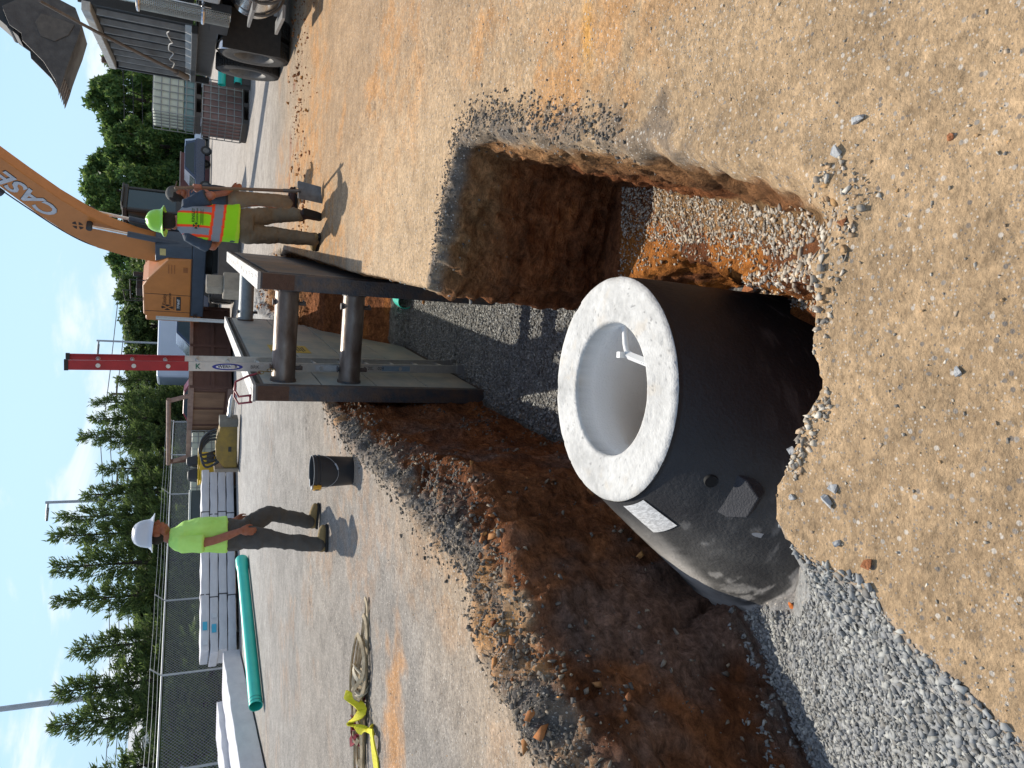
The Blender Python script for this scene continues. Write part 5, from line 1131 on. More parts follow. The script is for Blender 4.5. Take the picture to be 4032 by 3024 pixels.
# ================================================================ EXCAVATOR
ORG = mat('orange_paint', srgb('c27a38'), srgb('a96a30'), 2.2, .5, coat=.1, contrast=.3); EGR = mat('blue_grey_paint', srgb('3f4a57'), srgb('343d48'), 3, .5); EDK = mat('excavator_dark', (.018, .019, .02), (.035, .033, .03), 6, .6)
STL = mat('worn_bucket_steel', (.13, .115, .10), (.07, .06, .055), 6, .6, .4, bump=.25); CYL = mat('piston_chrome', (.75, .75, .78), rough=.15, metal=1.0)
GLS = mat('cab_glass', (.02, .03, .03), (.03, .04, .04), 2, .06)
def build_excavator():
    C0 = Vector((3.8, 25.6, 0)); root = thing('excavator', 'orange tracked excavator with raised boom lettered CASE reaching over the dump truck', 'excavator', C0)
    # undercarriage, running along y
    for sx in (-1, 1):
        t = MB(); x = sx*1.02; prof = []
        L2, r_ = 1.55, .36
        for k in range(13): a = R(-90-k*15); prof.append((-L2+r_*math.cos(a), r_+.02+r_*math.sin(a)))
        for k in range(13): a = R(90-k*15); prof.append((L2+r_*math.cos(a), r_+.02+r_*math.sin(a)))
        t.prism(prof, 'x', x-.26, x+.26); tr = t.build('track', mat('track_steel', (.07, .062, .055), (.13, .115, .1), 9, .7, .3, bump=.4), root)
        pad = MB(); P = [Vector((0, a, b)) for a, b in prof]; per = []
        for i in range(len(P)):
            a, b = P[i], P[(i+1) % len(P)]; n = max(1, int((b-a).length/.095))
            for k in range(n): per.append((a.lerp(b, k/n), (b-a).normalized()))
        for p, d in per[::1]:
            M = Matrix.Translation((x, p.y, p.z)) @ Matrix.Rotation(math.atan2(d.z, d.y), 4, 'X'); pad.box((0, 0, -.02), (.58, .075, .03), M); pad.box((0, -.025, -.045), (.58, .014, .03), M)
        pad.build('track_shoes', MATS['track_steel'], tr)
        for y in (-1.5, 1.5): w = MB(); w.cyl((x-.3*sx-.02, y, .38), (x+.3*sx, y, .38), .27, n=24); w.build('idler', EDK, tr, smooth=50)
    q = MB(); q.box((0, 0, .55), (1.5, 1.5, .35)); q.cyl((0, 0, .6), (0, 0, .93), .55, n=32); q.build('undercarriage', EDK, root, smooth=40)
    q = MB(); q.box((-.1, -2.25, .33), (2.5, .18, .58)); q.box((-.75, -1.9, .4), (.16, .7, .2)); q.box((.55, -1.9, .4), (.16, .7, .2)); q.build('dozer_blade', mat('blade_brown', (.09, .07, .055), (.14, .12, .1), 6, .7, bump=.3), root, bevel=.02)
    # house: local frame, y forward
    hd = Vector((.62, -.785, 0)); hz = math.atan2(hd.y, hd.x)-math.pi/2
    H = Matrix.Rotation(hz, 4, 'Z'); 
    def hb(name, fn, m, par=root, **k): b = MB(); b.M = H; fn(b); return b.build(name, m, par, **k)
    hb('turntable_frame', lambda b: b.prism([(-1.22, -1.5), (-1.22, 1.45), (1.22, 1.45), (1.22, -1.5), (.8, -1.85), (-.8, -1.85)], 'z', .93, 1.3), EGR, bevel=.03)
    eb = hb('engine_housing', lambda b: b.prism([(-1.62, 1.3), (-1.62, 2.56), (-1.5, 2.66), (-.25, 2.66), (.1, 2.5), (.95, 1.95), (1.02, 1.3)], 'x', .3, 1.24), ORG, bevel=.05)
    hb('counterweight', lambda b: b.prism([(-1.25, -1.55), (1.25, -1.55), (1.25, -1.75), (.9, -2.05), (-.9, -2.05), (-1.25, -1.75)], 'z', 1.0, 2.6), ORG, bevel=.06)
    hb('engine_housing_rear', lambda b: b.box((-.45, -.9, 1.95), (1.45, 1.35, 1.35)), ORG, bevel=.05)
    for y in (-.55, -1.32): hb('panel_seam', lambda b: b.box((1.243, y, 1.96), (.008, .016, 1.3)), EDK, eb)
    hb('lower_seam', lambda b: b.box((1.243, -.3, 1.315), (.008, 2.6, .02)), EDK, eb)
    hb('door_latch', lambda b: (b.box((1.248, .55, 1.48), (.012, .2, .12)), b.box((1.252, .55, 1.48), (.012, .06, .1))), mat('latch_orange', srgb('9c5f2c'), rough=.6), eb)
    for k in range(3): hb('vent_slot', lambda b: b.box((1.247, .55, 1.78+k*.08), (.01, .36, .022)), MATS['latch_orange'], eb)
    ink = mat('decal_ink', srgb('3a2313'), rough=.6); X = H @ Vector((0, 1, 0)); Nn = H @ Vector((1, 0, 0)); FT = lambda y, z: frame((H @ Vector((1.247, y, z))), X, (0, 0, 1))
    em = MB(); em.M = FT(-1.12, 1.98)
    for a0 in (60, 150, 240, 330): em.add([(0.03*math.cos(R(a0+30)), .03*math.sin(R(a0+30)), 0)]+[(.13*math.cos(R(a0+k*6)), .17*math.sin(R(a0+k*6)), 0) for k in range(11)], [tuple(range(12))])
    em.build('round_emblem', ink, eb)
    text('lettering', 'Kinsley', .17, ink, eb, FT(-.78, 2.06), .001); text('lettering', 'Construction', .13, ink, eb, FT(-.76, 1.91), .001, sx=.85)
    hb('printed_line', lambda b: b.box((1.249, -.92, 1.79), (.004, .58, .02)), ink, eb)
    nb = hb('number_plate', lambda b: b.box((1.249, -.93, 1.66), (.006, .62, .13)), EDK, eb); text('lettering', '717-06-07', .1, mat('decal_white', (.7, .7, .7), rough=.5), nb, frame(H @ Vector((1.2535, -.93, 1.66)), X, (0, 0, 1)), .001, bold=True)
    text('lettering', 'SR', .17, ink, eb, FT(-1.45, 1.16) @ Matrix.Translation((0, 0, .004)), .001, bold=True)
    hb('side_tank', lambda b: b.prism([(.98, 1.3), (.98, 1.95), (.8, 2.3), (1.45, 2.3), (1.45, 1.3)], 'x', .55, 1.22), EGR, bevel=.03)
    hb('warning_sticker', lambda b: b.box((1.223, 1.2, 2.1), (.006, .26, .16)), mat('sticker_yellow', srgb('c7b676'), rough=.5))
    # cab on the far side
    def cabf(b):
        for (x, y) in ((-1.2, -.2), (-.25, -.2), (-1.2, 1.42), (-.25, 1.42)): b.box((x, y, 2.2), (.09, .09, 1.9))
        b.box((-.72, .6, 3.17), (1.1, 1.85, .12)); b.box((-.72, .6, 1.35), (1.05, 1.75, .12)); b.box((-.25, .6, 1.65), (.08, 1.6, .5)); b.box((-.25, .25, 2.5), (.08, .06, 1.3)); b.box((-.72, 1.42, 1.6), (.95, .07, .4)); b.box((-.72, 1.5, 3.24), (.9, .3, .05))
    cab = hb('cab', cabf, EDK, bevel=.02)
    hb('cab_glass', lambda b: b.box((-.255, .78, 2.45), (.012, 1.1, 1.25)), GLS, cab); hb('cab_glass', lambda b: b.box((-.72, 1.425, 2.45), (.86, .012, 1.3)), GLS, cab); hb('cab_glass', lambda b: b.box((-1.2, .6, 2.4), (.012, 1.5, 1.4)), GLS, cab)
    hb('operator_seat', lambda b: (b.box((-.72, .2, 1.75), (.5, .5, .15)), b.box((-.72, -.02, 2.1), (.48, .14, .7))), EDK, cab, bevel=.04)
    hb('handrail', lambda b: b.tube([(1.15, -.1, 2.6), (1.15, -.1, 3.0), (1.15, -.9, 3.0), (1.15, -.9, 2.65)], .02, 8), EDK, smooth=50)
    hb('mirror', lambda b: b.tube([(1.12, -1.0, 2.6), (1.16, -1.0, 3.15), (1.16, -.55, 3.2), (1.16, -.55, 2.98)], .018, 8), EDK, smooth=50)
    hb('exhaust_hood', lambda b: (b.box((.2, -1.35, 2.75), (.5, .35, .3)), b.cyl((-.1, -1.1, 2.6), (-.1, -1.1, 3.0), .08)), EDK, bevel=.02)
    # boom in the vertical plane of the heading: (forward, up)
    def plane(pts, x0, x1, name, m, par=root, **k):
        b = MB(); b.M = H; b.prism(pts, 'x', x0, x1); return b.build(name, m, par, **k)
    bx0, bx1 = .5, .9
    ctr = [(.75, 1.55, .34), (.85, 2.2, .40), (1.0, 2.9, .45), (1.25, 3.6, .47), (1.65, 4.25, .46), (2.2, 4.9, .42), (2.85, 5.55, .39), (3.6, 6.25, .35), (4.35, 6.95, .28), (4.75, 7.3, .22)]
    up, dn = [], []
    for i, (y, z, h) in enumerate(ctr):
        a = ctr[max(0, i-1)]; c = ctr[min(len(ctr)-1, i+1)]; t = Vector((c[0]-a[0], c[1]-a[1])).normalized(); n = Vector((-t.y, t.x)); up.append((y+n.x*h, z+n.y*h)); dn.append((y-n.x*h, z-n.y*h))
    boom = plane(up+dn[::-1], bx0, bx1, 'boom', ORG, bevel=.02)
    # lettering along the boom's side facing the viewer
    d2 = Vector((1.0, .97)).normalized(); B = H @ Vector((0, d2.x, d2.y)); Uv = H @ Vector((0, -d2.y, d2.x))
    wh = mat('boom_white', srgb('c3c7cf'), rough=.5)
    def FB(y, z, e=0.0): return frame(H @ Vector((bx1+.004+e, y, z)), B, Uv)
    text('lettering', 'CASE', .64, EDK, boom, FB(2.5, 5.3) @ Matrix.Translation((.01, -.01, 0)), .001, sx=1.12, bold=True, shear=.2); text('lettering', 'CASE', .6, wh, boom, FB(2.5, 5.3, .004), .001, sx=1.17, bold=True, shear=.2)
    em = MB(); em.M = FB(1.62, 4.25)
    for a0 in (60, 150, 240, 330): em.add([(0.03*math.cos(R(a0+30)), .03*math.sin(R(a0+30)), 0)]+[(.15*math.cos(R(a0+k*6)), .13*math.sin(R(a0+k*6)), 0) for k in range(11)], [tuple(range(12))])
    em.build('round_emblem', ink, boom)
    for xx in (.38, 1.03):
        p0 = H @ Vector((xx, 1.35, 1.5)); p1 = H @ Vector((xx, 1.75, 3.95)); m0 = p0.lerp(p1, .62)
        b = MB(); b.cyl(p0, m0, .085, n=16); c = b.build('boom_cylinder', EGR, root, smooth=50); b = MB(); b.cyl(m0, p1, .045, n=16); b.build('piston_rod', CYL, c, smooth=50)
    b = MB(); b.M = H
    b.cyl((1.14, 1.75, 3.95), (.28, 1.75, 3.95), .08, n=16); b.build('boom_pin', EDK, root, smooth=50)
    # hydraulic hoses over the back of the boom
    for k in range(6):
        off = .06+.045*(k % 3); xx = .52+.06*k; b = MB(); b.M = H
        pts = [(xx, y-.62*(h+off)*.9, z+.78*(h+off)*.9+.03*math.sin(i*1.7+k)) for i, (y, z, h) in enumerate(ctr[1:])]
        b.tube(smoothpts(pts, 5), .019, 6); b.build('hydraulic_hose', EDK, boom, smooth=50)
    b = MB(); b.M = H; b.tube(smoothpts([(.4, 1.0, 1.9), (.45, 1.2, 2.6), (.42, 1.25, 3.1), (.42, .95, 3.5), (.3, .9, 3.7)], 6), .02, 6); b.build('hydraulic_hose', EDK, boom, smooth=50)
    # stick cylinder, stick and bucket
    b = MB(); p0 = H @ Vector((.7, 2.3, 5.95)); p1 = H @ Vector((.7, 4.6, 8.1)); b.cyl(p0, p1, .1, n=16); b.build('stick_cylinder', EGR, root, smooth=50)
    plane([(4.5, 8.1), (4.95, 8.3), (8.75, 5.0), (8.7, 4.75), (8.45, 4.7), (4.7, 6.9)], .55, .85, 'stick', ORG, bevel=.02)
    plane([(8.3, 4.75), (8.85, 5.1), (9.0, 4.85), (8.75, 4.45), (8.35, 4.4)], .5, .9, 'bucket_link', EDK, bevel=.02)
    return root, H, C0
EXC, EH, EC0 = build_excavator()
def build_exc_bucket():
    # digging bucket hanging from the stick, its side cheek facing the camera
    M = Matrix.Translation(-EC0); prof = [(7.05, 4.85), (6.72, 4.72), (6.60, 4.52), (6.46, 4.50), (6.12, 4.14), (5.78, 3.93), (5.55, 3.87), (5.80, 3.80), (6.02, 3.75), (6.35, 3.66), (6.62, 3.58), (6.98, 3.50), (7.3, 3.62), (7.42, 3.95), (7.40, 4.4)]
    b = MB(); b.M = M; b.prism(prof, 'y', 17.15, 17.19); ck = b.build('bucket_cheek', STL, EXC, bevel=.008)
    b = MB(); b.M = M; b.prism(prof, 'y', 18.05, 18.09); b.build('bucket_cheek', STL, EXC, bevel=.008)
    sh = [(5.9, 3.78), (6.35, 3.66), (6.62, 3.58), (6.98, 3.50), (7.3, 3.62), (7.42, 3.95), (7.40, 4.4), (7.05, 4.85)]
    b = MB(); b.M = M; vs = [(x, y, z) for x, z in sh for y in (17.19, 18.05)]; b.add(vs, [(2*i, 2*i+1, 2*i+3, 2*i+2) for i in range(len(sh)-1)]); s = b.build('bucket_shell', STL, EXC, smooth=30); so = s.modifiers.new('s', 'SOLIDIFY'); so.thickness = .03
    b = MB(); b.M = M; b.prism([(6.95, 3.62), (6.72, 3.72), (6.55, 3.95), (6.6, 4.2), (6.85, 4.3), (7.05, 4.2), (7.0, 3.85)], 'y', 17.13, 17.15); b.build('wear_plate', mat('wear_steel', (.16, .13, .105), (.1, .085, .07), 9, .6, .4), ck, bevel=.01)
    for k in range(5):
        y = 17.22+k*.2; b = MB(); b.M = M; b.add([(5.95, y-.05, 3.88), (5.95, y+.05, 3.88), (5.93, y-.05, 3.78), (5.93, y+.05, 3.78), (5.52, y-.02, 3.875), (5.52, y+.02, 3.875)], [(0, 1, 5, 4), (2, 4, 5, 3), (0, 4, 2), (1, 3, 5), (0, 2, 3, 1)]); b.build('tooth', mat('tooth_steel', (.2, .16, .13), (.13, .1, .08), 14, .5, .5), EXC)
    b = MB(); b.M = M; b.prism([(6.6, 4.6), (7.0, 5.1), (7.35, 5.0), (7.4, 4.5), (6.95, 4.5)], 'y', 17.35, 17.9); b.cyl((6.75, 17.3, 4.72), (6.75, 17.95, 4.72), .07, n=14); b.cyl((7.15, 17.3, 4.8), (7.15, 17.95, 4.8), .07, n=14); b.build('quick_coupler', EDK, EXC, bevel=.01)
build_exc_bucket()
# ================================================================ THINGS AROUND THE YARD
def car(name, label, loc, rz, kind, paint, group=None):
    root = thing(name, label, 'car' if kind != 'pickup' else 'pickup truck', loc, rz, group); W = .88
    if kind == 'pickup':
        body = [(-2.8, .45), (-2.8, 1.05), (-1.0, 1.08), (-.95, 1.12), (1.15, 1.12), (2.6, .98), (2.75, .8), (2.75, .45)]; cab = [(-.95, 1.1), (-.85, 1.78), (.35, 1.8), (1.15, 1.12)]; wx = (-1.75, 1.85); wr = .39
    elif kind == 'suv':
        body = [(-2.3, .4), (-2.38, .9), (-2.3, 1.05), (1.0, 1.05), (2.15, .95), (2.35, .75), (2.35, .4)]; cab = [(-2.25, 1.03), (-2.05, 1.65), (-1.6, 1.74), (.2, 1.72), (1.05, 1.03)]; wx = (-1.4, 1.45); wr = .36
    else:
        body = [(-2.3, .35), (-2.35, .85), (-1.6, .98), (1.0, .95), (2.1, .82), (2.3, .62), (2.3, .35)]; cab = [(-1.75, .95), (-1.0, 1.42), (.1, 1.44), (1.05, .94)]; wx = (-1.35, 1.4); wr = .33
    b = MB(); b.prism(body, 'y', -W, W); bd = b.build('body', paint, root, bevel=.06)
    def shr(p, k): cx = sum(q[0] for q in p)/len(p); cz = sum(q[1] for q in p)/len(p); return [(cx+(q[0]-cx)*k, cz+(q[1]-cz)*k+.01) for q in p]
    b = MB(); n = len(cab); vs = [(x, -W+.02+.16*(z > 1.2), z) for x, z in cab]+[(x, W-.02-.16*(z > 1.2), z) for x, z in cab]; b.add(vs, [tuple(range(n)), tuple(range(2*n-1, n-1, -1))]+[(i, n+i, n+(i+1) % n, (i+1) % n) for i in range(n)]); b.build('cabin', paint, bd, bevel=.04)
    for s in (-1, 1):
        q = shr(cab, .8); b = MB(); vs = [(x, s*(W-.005-.16*max(0, (z-1.05)/.7)), z) for x, z in q]; b.add(vs, [tuple(range(n))]); b.build('side_window', GLS, bd)
        b = MB(); b.box((2.3 if kind != 'pickup' else 2.72, s*.62, .75), (.08, .35, .14)); b.build('headlight', CHR, bd)
        for x in wx:
            w = MB(); w.lathe([(wr*.6, -.11), (wr*.95, -.11), (wr, -.06), (wr, .06), (wr*.95, .11), (wr*.6, .11)], n=28, M=Matrix.Translation((x, s*(W-.08), wr)) @ Matrix.Rotation(R(90), 4, 'X')); t = w.build('wheel', RUB, root, smooth=40)
            w = MB(); w.cyl((x, s*(W+.01), wr), (x, s*(W-.12), wr), wr*.6, n=20); w.build('rim', MATS['rim_steel'], t, smooth=40)
    a, c = cab[-1], cab[-2]; b = MB(); b.add([(a[0]+.01, -.72, a[1]+.03), (a[0]+.01, .72, a[1]+.03), (c[0]+.02, .62, c[1]-.05), (c[0]+.02, -.62, c[1]-.05)], [(0, 1, 2, 3)]); b.build('windscreen', GLS, bd)
    b = MB(); b.box((2.33 if kind != 'pickup' else 2.77, 0, .5), (.1, 1.6, .2)); b.build('bumper', mat('bumper_grey', (.2, .2, .2), rough=.5), bd)
    return root
SIL = mat('car_silver', srgb('d0d8e2'), srgb('c4cedb'), 1, .3, .1, coat=.6); WHT = mat('car_white', (.72, .74, .76), (.66, .68, .7), 1, .3, coat=.6); NAV = mat('car_navy', srgb('20304a'), srgb('1a2840'), 1, .25, .2, coat=.8); REDC = mat('car_red', srgb('8e2029'), rough=.3, coat=.6)
car('parked_pickup', 'silver pickup parked side-on far behind the worker with the shovel', (18.3, 66.5, 0), R(185), 'pickup', SIL)
car('parked_car', 'pale silver car parked behind the silver pickup, nearer the plastic tanks', (24.2, 73, 0), R(8), 'sedan', WHT)
car('parked_suv', 'dark blue car with white windscreen glare beside the shovel handle', (14.3, 57, 0), R(200), 'suv', NAV)
car('parked_pickup', 'dark blue pickup with chrome trim parked behind the brown dumpster', (2.0, 37, 0), R(200), 'pickup', NAV)
car('parked_car', 'red car seen through the raised frame of the brown dumpster', (-1.6, 39, 0), R(170), 'sedan', REDC)
def build_van():
    root = thing('box_van', 'white box van with blue cab windscreen parked left of the excavator', 'van', (2.3, 44, 0), R(12))
    b = MB(); b.box((-.6, 0, 1.75), (4.2, 2.2, 1.95)); b.build('cargo_box', mat('van_box', srgb('b9c6d6'), srgb('adbccd'), 1.5, .4, coat=.3), root, bevel=.12)
    b = MB(); b.prism([(1.5, .5), (1.5, 2.3), (2.2, 2.2), (2.9, 1.35), (3.4, 1.2), (3.45, .5)], 'y', -.95, .95); b.build('cab', WHT, root, bevel=.08)
    b = MB(); b.add([(2.25, -.8, 2.12), (2.25, .8, 2.12), (2.88, .85, 1.42), (2.88, -.85, 1.42)], [(0, 1, 2, 3)]); b.build('windscreen', mat('sky_glass', (.25, .4, .5), rough=.08), root)
    for x in (-1.7, 2.6):
        for s in (-1, 1): w = MB(); w.cyl((x, s*.8, .42), (x, s*1.02, .42), .42, n=24); w.build('wheel', RUB, root, smooth=40)
build_van()
# ---- brown steel container with open raised frame
def build_dumpster():
    c0 = Vector((-.40, 24.75, 0)); a = Vector((1.85, 1.6, 0)); e = Vector((-1.5, 3.4, 0)); a.normalize(); e.normalize()
    ang = math.atan2(a.y, a.x); root = thing('dumpster', 'rusty brown open steel container with panelled sides and a raised tube frame', 'dumpster', c0, ang)
    br = mat('brown_steel', srgb('6a4a3e'), srgb('54392f'), 3, .75, bump=.25, contrast=.3); br2 = mat('wood_brown', srgb('96755a'), srgb('6e5240'), 4, .85, bump=.3, stretch=(1, 1, .25)); hi = mat('brown_rail', srgb('a5897a'), srgb('7d6052'), 6, .7, bump=.3)
    le = e.dot(Vector((-math.sin(ang), math.cos(ang), 0))); LX, LY, Hh = 3.6, 3.7, 1.22
    b = MB(); b.box((LX/2, .06, Hh/2+.06), (LX, .06, Hh)); s1 = b.build('side_panel', br, root)
    for x in (.06, LX*.5, LX-.06): b = MB(); b.box((x, .0, Hh/2+.06), (.1, .09, Hh)); b.build('post', br, s1)
    for z in (.12, .62, Hh+.03): b = MB(); b.box((LX/2, .012, z), (LX, .08, .1)); b.build('rail', hi if z > 1 else br, s1)
    b = MB(); b.box((.06, LY/2, Hh/2+.06), (.06, LY, Hh)); s2 = b.build('end_panel', br, root)
    for k in range(4): b = MB(); b.box((.015, .55+k*.86, Hh/2+.1), (.04, .74, Hh-.3)); b.build('infill_board', br2, s2, bevel=.015)
    for z in (.1, Hh+.02): b = MB(); b.box((.0, LY/2, z), (.1, LY+.05, .16)); b.build('rail', hi, s2)
    b = MB(); b.box((LX/2, LY-.05, Hh/2+.06), (LX, .06, Hh)); b.build('far_panel', br, root); b = MB(); b.box((LX-.05, LY/2, Hh/2+.06), (.06, LY, Hh)); b.build('far_panel', br, root); b = MB(); b.box((LX/2, LY/2, .1), (LX, LY, .08)); b.build('floor_plate', br, root)
    for p in (((.02, .35, Hh), (-.1, .5, 1.88)), ((.02, LY-.1, Hh), (-.12, LY+.1, 1.88)), ((-.1, .42, 1.86), (-.12, LY+.15, 1.86))): b = MB(); b.tube([p[0], p[1]], .07, 10); b.build('frame_tube', hi, root, smooth=50)
    b = MB(); b.tube([(.1, LY+.1, .3), (-.1, LY+.05, 1.9)], .08, 10); b.build('frame_tube', br, root, smooth=50)
build_dumpster()
# ---- caged plastic tanks
CAGE = mat('cage_steel', (.32, .33, .32), (.2, .2, .19), 9, .5, .5)
def tote(name, label, loc, rz, lower, pallet=True, group=None, frac=.72, low2=None, sx=1.2, sy=1.0):
    root = thing(name, label, 'plastic tank', loc, rz, group); top = mat('tank_white', srgb('c9cdbb'), srgb('bcc0ae'), 3, .4)
    z0 = .14 if pallet else .02; h = 1.0
    b = MB(); b.box((0, 0, z0+.03+h*frac/2), (sx-.06, sy-.06, h*frac)); b.build('tank_bottom', lower, root, bevel=.03)
    b = MB(); b.box((0, 0, z0+.032+h*frac+(h*(1-frac))/2), (sx-.06, sy-.06, h*(1-frac))); b.build('tank_top', low2 or top, root, bevel=.06)
    c = MB()
    for k in range(7):
        x = -sx/2+sx*k/6
        for y in (-sy/2, sy/2): c.box((x, y, z0+.03+h/2), (.018, .018, h+.03))
    for k in range(1, 6):
        y = -sy/2+sy*k/6
        for x in (-sx/2, sx/2): c.box((x, y, z0+.03+h/2), (.018, .018, h+.03))
    for k in range(6):
        z = z0+.03+h*k/5
        for y in (-sy/2, sy/2): c.box((0, y, z), (sx, .016, .022))
        for x in (-sx/2, sx/2): c.box((x, 0, z), (.016, sy, .022))
    c.build('cage', CAGE, root)
    if pallet:
        p = MB(); p.box((0, 0, z0), (sx, sy, .035)); 
        for x in (-.52, 0, .52): p.box((x*sx/1.2, 0, .06), (.12, sy, .12))
        p.build('pallet', mat('pallet_dark', (.06, .05, .045), (.1, .085, .07), 8, .8), root)
    return root
brn = mat('tank_brown', srgb('8a6a62'), srgb('6f5650'), 2.5, .5); wt = mat('tank_white_low', srgb('c9cdbb'), srgb('b4b8a6'), 3, .4); grn_ = mat('tank_greenish', srgb('7f9a98'), srgb('6b8785'), 3, .4)
tote('caged_tank', 'brown stained caged plastic tank at the bottom of its stack, beside the truck tyres', (7.35, 22.1, 0), R(14), brn, True, None, .98, brn)
tote('caged_tank', 'whitish caged plastic tank stacked on top of the brown one beside the truck', (7.4, 22.1, 1.2), R(10), grn_, True, None, .25)
for dx, lab in ((0, 'white caged plastic tank behind the yellow saw, nearest the dumpster'), (-1.3, 'white caged plastic tank behind the stacked white bundles and grey box')):
    tote('caged_tank', lab, (-2.45+dx, 26.6-.25*dx, 0), R(8), wt, True, None, .6)
for (x, y, z, lab) in ((7.75, 21.2, .72, 'upper of two short bright green pipes beside the brown tank'), (7.85, 21.15, .32, 'lower of two short bright green pipes beside the brown tank')):
    b = MB(); b.lathe([(.09, 0), (.1, 0), (.1, .5), (.09, .5)], n=24, close=True, M=Matrix.Rotation(R(90), 4, 'Y')); o = b.build('short_pipe', GREEN, smooth=40, loc=(x, y, z)); tag(o, lab, 'pipe', None)
    q = MB(); q.box((.25, .02, -z/2-.05), (.5, .04, max(.02, z-.1))); q.build('support_board', MATS['pallet_dark'], o)
# ---- wrapped bundles and green pipes
WR = mat('white_wrap', srgb('d3d2d4'), srgb('bdbcc0'), 2.5, .45, bump=.5, bscale=9, stretch=(1, 1, 2)); DRKW = mat('dunnage', (.035, .03, .03), (.07, .06, .05), 6, .9)
sd = Vector((4.02, 3.03, 0)).normalized(); sang = math.atan2(sd.y, sd.x)
def bundle(name, label, loc, rz, L_, w, h, strap=True, group=None, seed=0):
    root = thing(name, label, 'wrapped bundle', loc, rz, group); r = random.Random(seed)
    b = MB(); n = 26; vs = []
    for i in range(n+1):
        x = L_*i/n; e = .006*math.sin(i*1.3+seed)+r.uniform(-.007, .007)
        for (yy, zz) in ((0, .0), (0, h*.5), (0.0, h), (w, h), (w, .0)): vs.append((x, yy+r.uniform(-.01, .01)+(-.012 if zz == h*.5 else 0), zz+e*(zz > 0)))
    fs = [(5*i+k, 5*i+(k+1) % 5, 5*i+5+(k+1) % 5, 5*i+5+k) for i in range(n) for k in range(5)]+[(0, 1, 2, 3, 4), tuple(5*n+k for k in (4, 3, 2, 1, 0))]
    b.add(vs, fs); wr = b.build('wrapping', WR, root, smooth=50, bevel=.012)
    if strap:
        for x in (L_*.28, L_*.74): q = MB(); q.box((x, w/2, h/2), (.025, w+.03, h+.035)); q.build('strap', mat('strap_dark', (.05, .05, .06), rough=.6), wr)
    return root
b0 = Vector((-6.9, 19.85, 0)); hs = .196
names = ['bottom', 'second', 'third', 'top']
for k in range(4):
    sh = (0, .05, -.02, .06)[k]
    bd = bundle('wrapped_bundle', ['lowest of the four stacked white wrapped bundles behind the left worker', 'second white wrapped bundle from the ground in the stack of four', 'third white wrapped bundle from the ground, with blue and white labels', 'topmost of the four stacked white wrapped bundles, with blue label'][k], b0+sd*sh+Vector((0, 0, .07+k*(hs+.02))), sang, 5.2, 1.1, hs, True, 'white wrapped bundles stacked behind the left worker', k+1)
    if k >= 2:
        q = MB(); q.box((.62, -.028, hs*.5), (.22, .004, .11)); lb = q.build('blue_label', mat('label_blue', srgb('4bb3d0'), srgb('3a9cbb'), 30, .6), bd)
        q = MB(); q.box((.95 if k == 2 else .2, -.03, hs*.45), (.12, .004, .12)); q.build('paper_label', mat('label_white', (.75, .76, .78), (.4, .42, .45), 60, .6), bd)
    for x in (.5, 2.6, 4.7):
        q = MB(); q.box((0, 0, 0), (.09, 1.05, .05 if k == 0 else .022)); o = q.build('timber_bearer', DRKW, loc=b0+sd*x+Vector((-sd.y, sd.x, 0))*.55+Vector((0, 0, .027 if k == 0 else .07+k*(hs+.02)-.012)), rot=(0, 0, sang)); tag(o, 'dark timber strip lying between or under the stacked white bundles', 'timber', 'timber strips in the bundle stack')
bundle('wrapped_bundle', 'long low white wrapped bundle running out of the picture beside the green pipe', (-6.75, 12.0, .02), R(90.5), 7.6, 1.0, .40, False, None, 9)
bundle('wrapped_bundle', 'second long white wrapped bundle lying behind the low one at the picture edge', (-7.85, 12.2, .02), R(90), 6.9, .9, .52, False, None, 11)
pipe('sewer_pipe', (-5.93, 14.0, .135), (-4.22, 18.1, .135), .122, 'long bright green sewer pipe lying on the gravel before the white bundles', 'pipe')
# ---- grey jobsite box, pallet with yellow saw, hydraulic hammer
def simple(name, label, cat, parts, loc, rz=0):
    root = thing(name, label, cat, loc, rz)
    for nm, fn, m, kw in parts: b = MB(); fn(b); b.build(nm, m, root, **kw)
    return root
simple('tool_chest', 'dark green grey steel tool chest standing behind the white bundles', 'tool chest', [('box', lambda b: b.box((0, 0, .6), (1.5, .7, 1.1)), mat('chest_grey', srgb('3c4a4c'), srgb('333f42'), 3, .6), dict(bevel=.02)), ('lid', lambda b: b.box((0, 0, 1.19), (1.54, .74, .06)), mat('chest_lid', (.4, .45, .42), rough=.5), dict(bevel=.01))], (-4.3, 24.6, 0), R(15))
YEL = mat('machine_yellow', srgb('d9b32a'), srgb('b8932a'), 5, .55, bump=.15); YOL = mat('worn_yellow', srgb('a5852f'), srgb('6b5a3c'), 4, .7, bump=.3, contrast=.3)
simple('timber_pallet', 'brown timber pallet under the yellow concrete saw', 'pallet', [('deck', lambda b: [b.box((x, 0, .12), (.12, 1.0, .03)) for x in np.linspace(-.6, .6, 8)], mat('pallet_wood', srgb('7a5a45'), srgb('5d4435'), 8, .85), {}), ('stringer', lambda b: b.box((0, -.45, .06), (1.3, .08, .09)), MATS['pallet_wood'], {}), ('stringer', lambda b: b.box((0, .45, .06), (1.3, .08, .09)), MATS['pallet_wood'], {})], (-2.75, 23.6, 0), R(20))
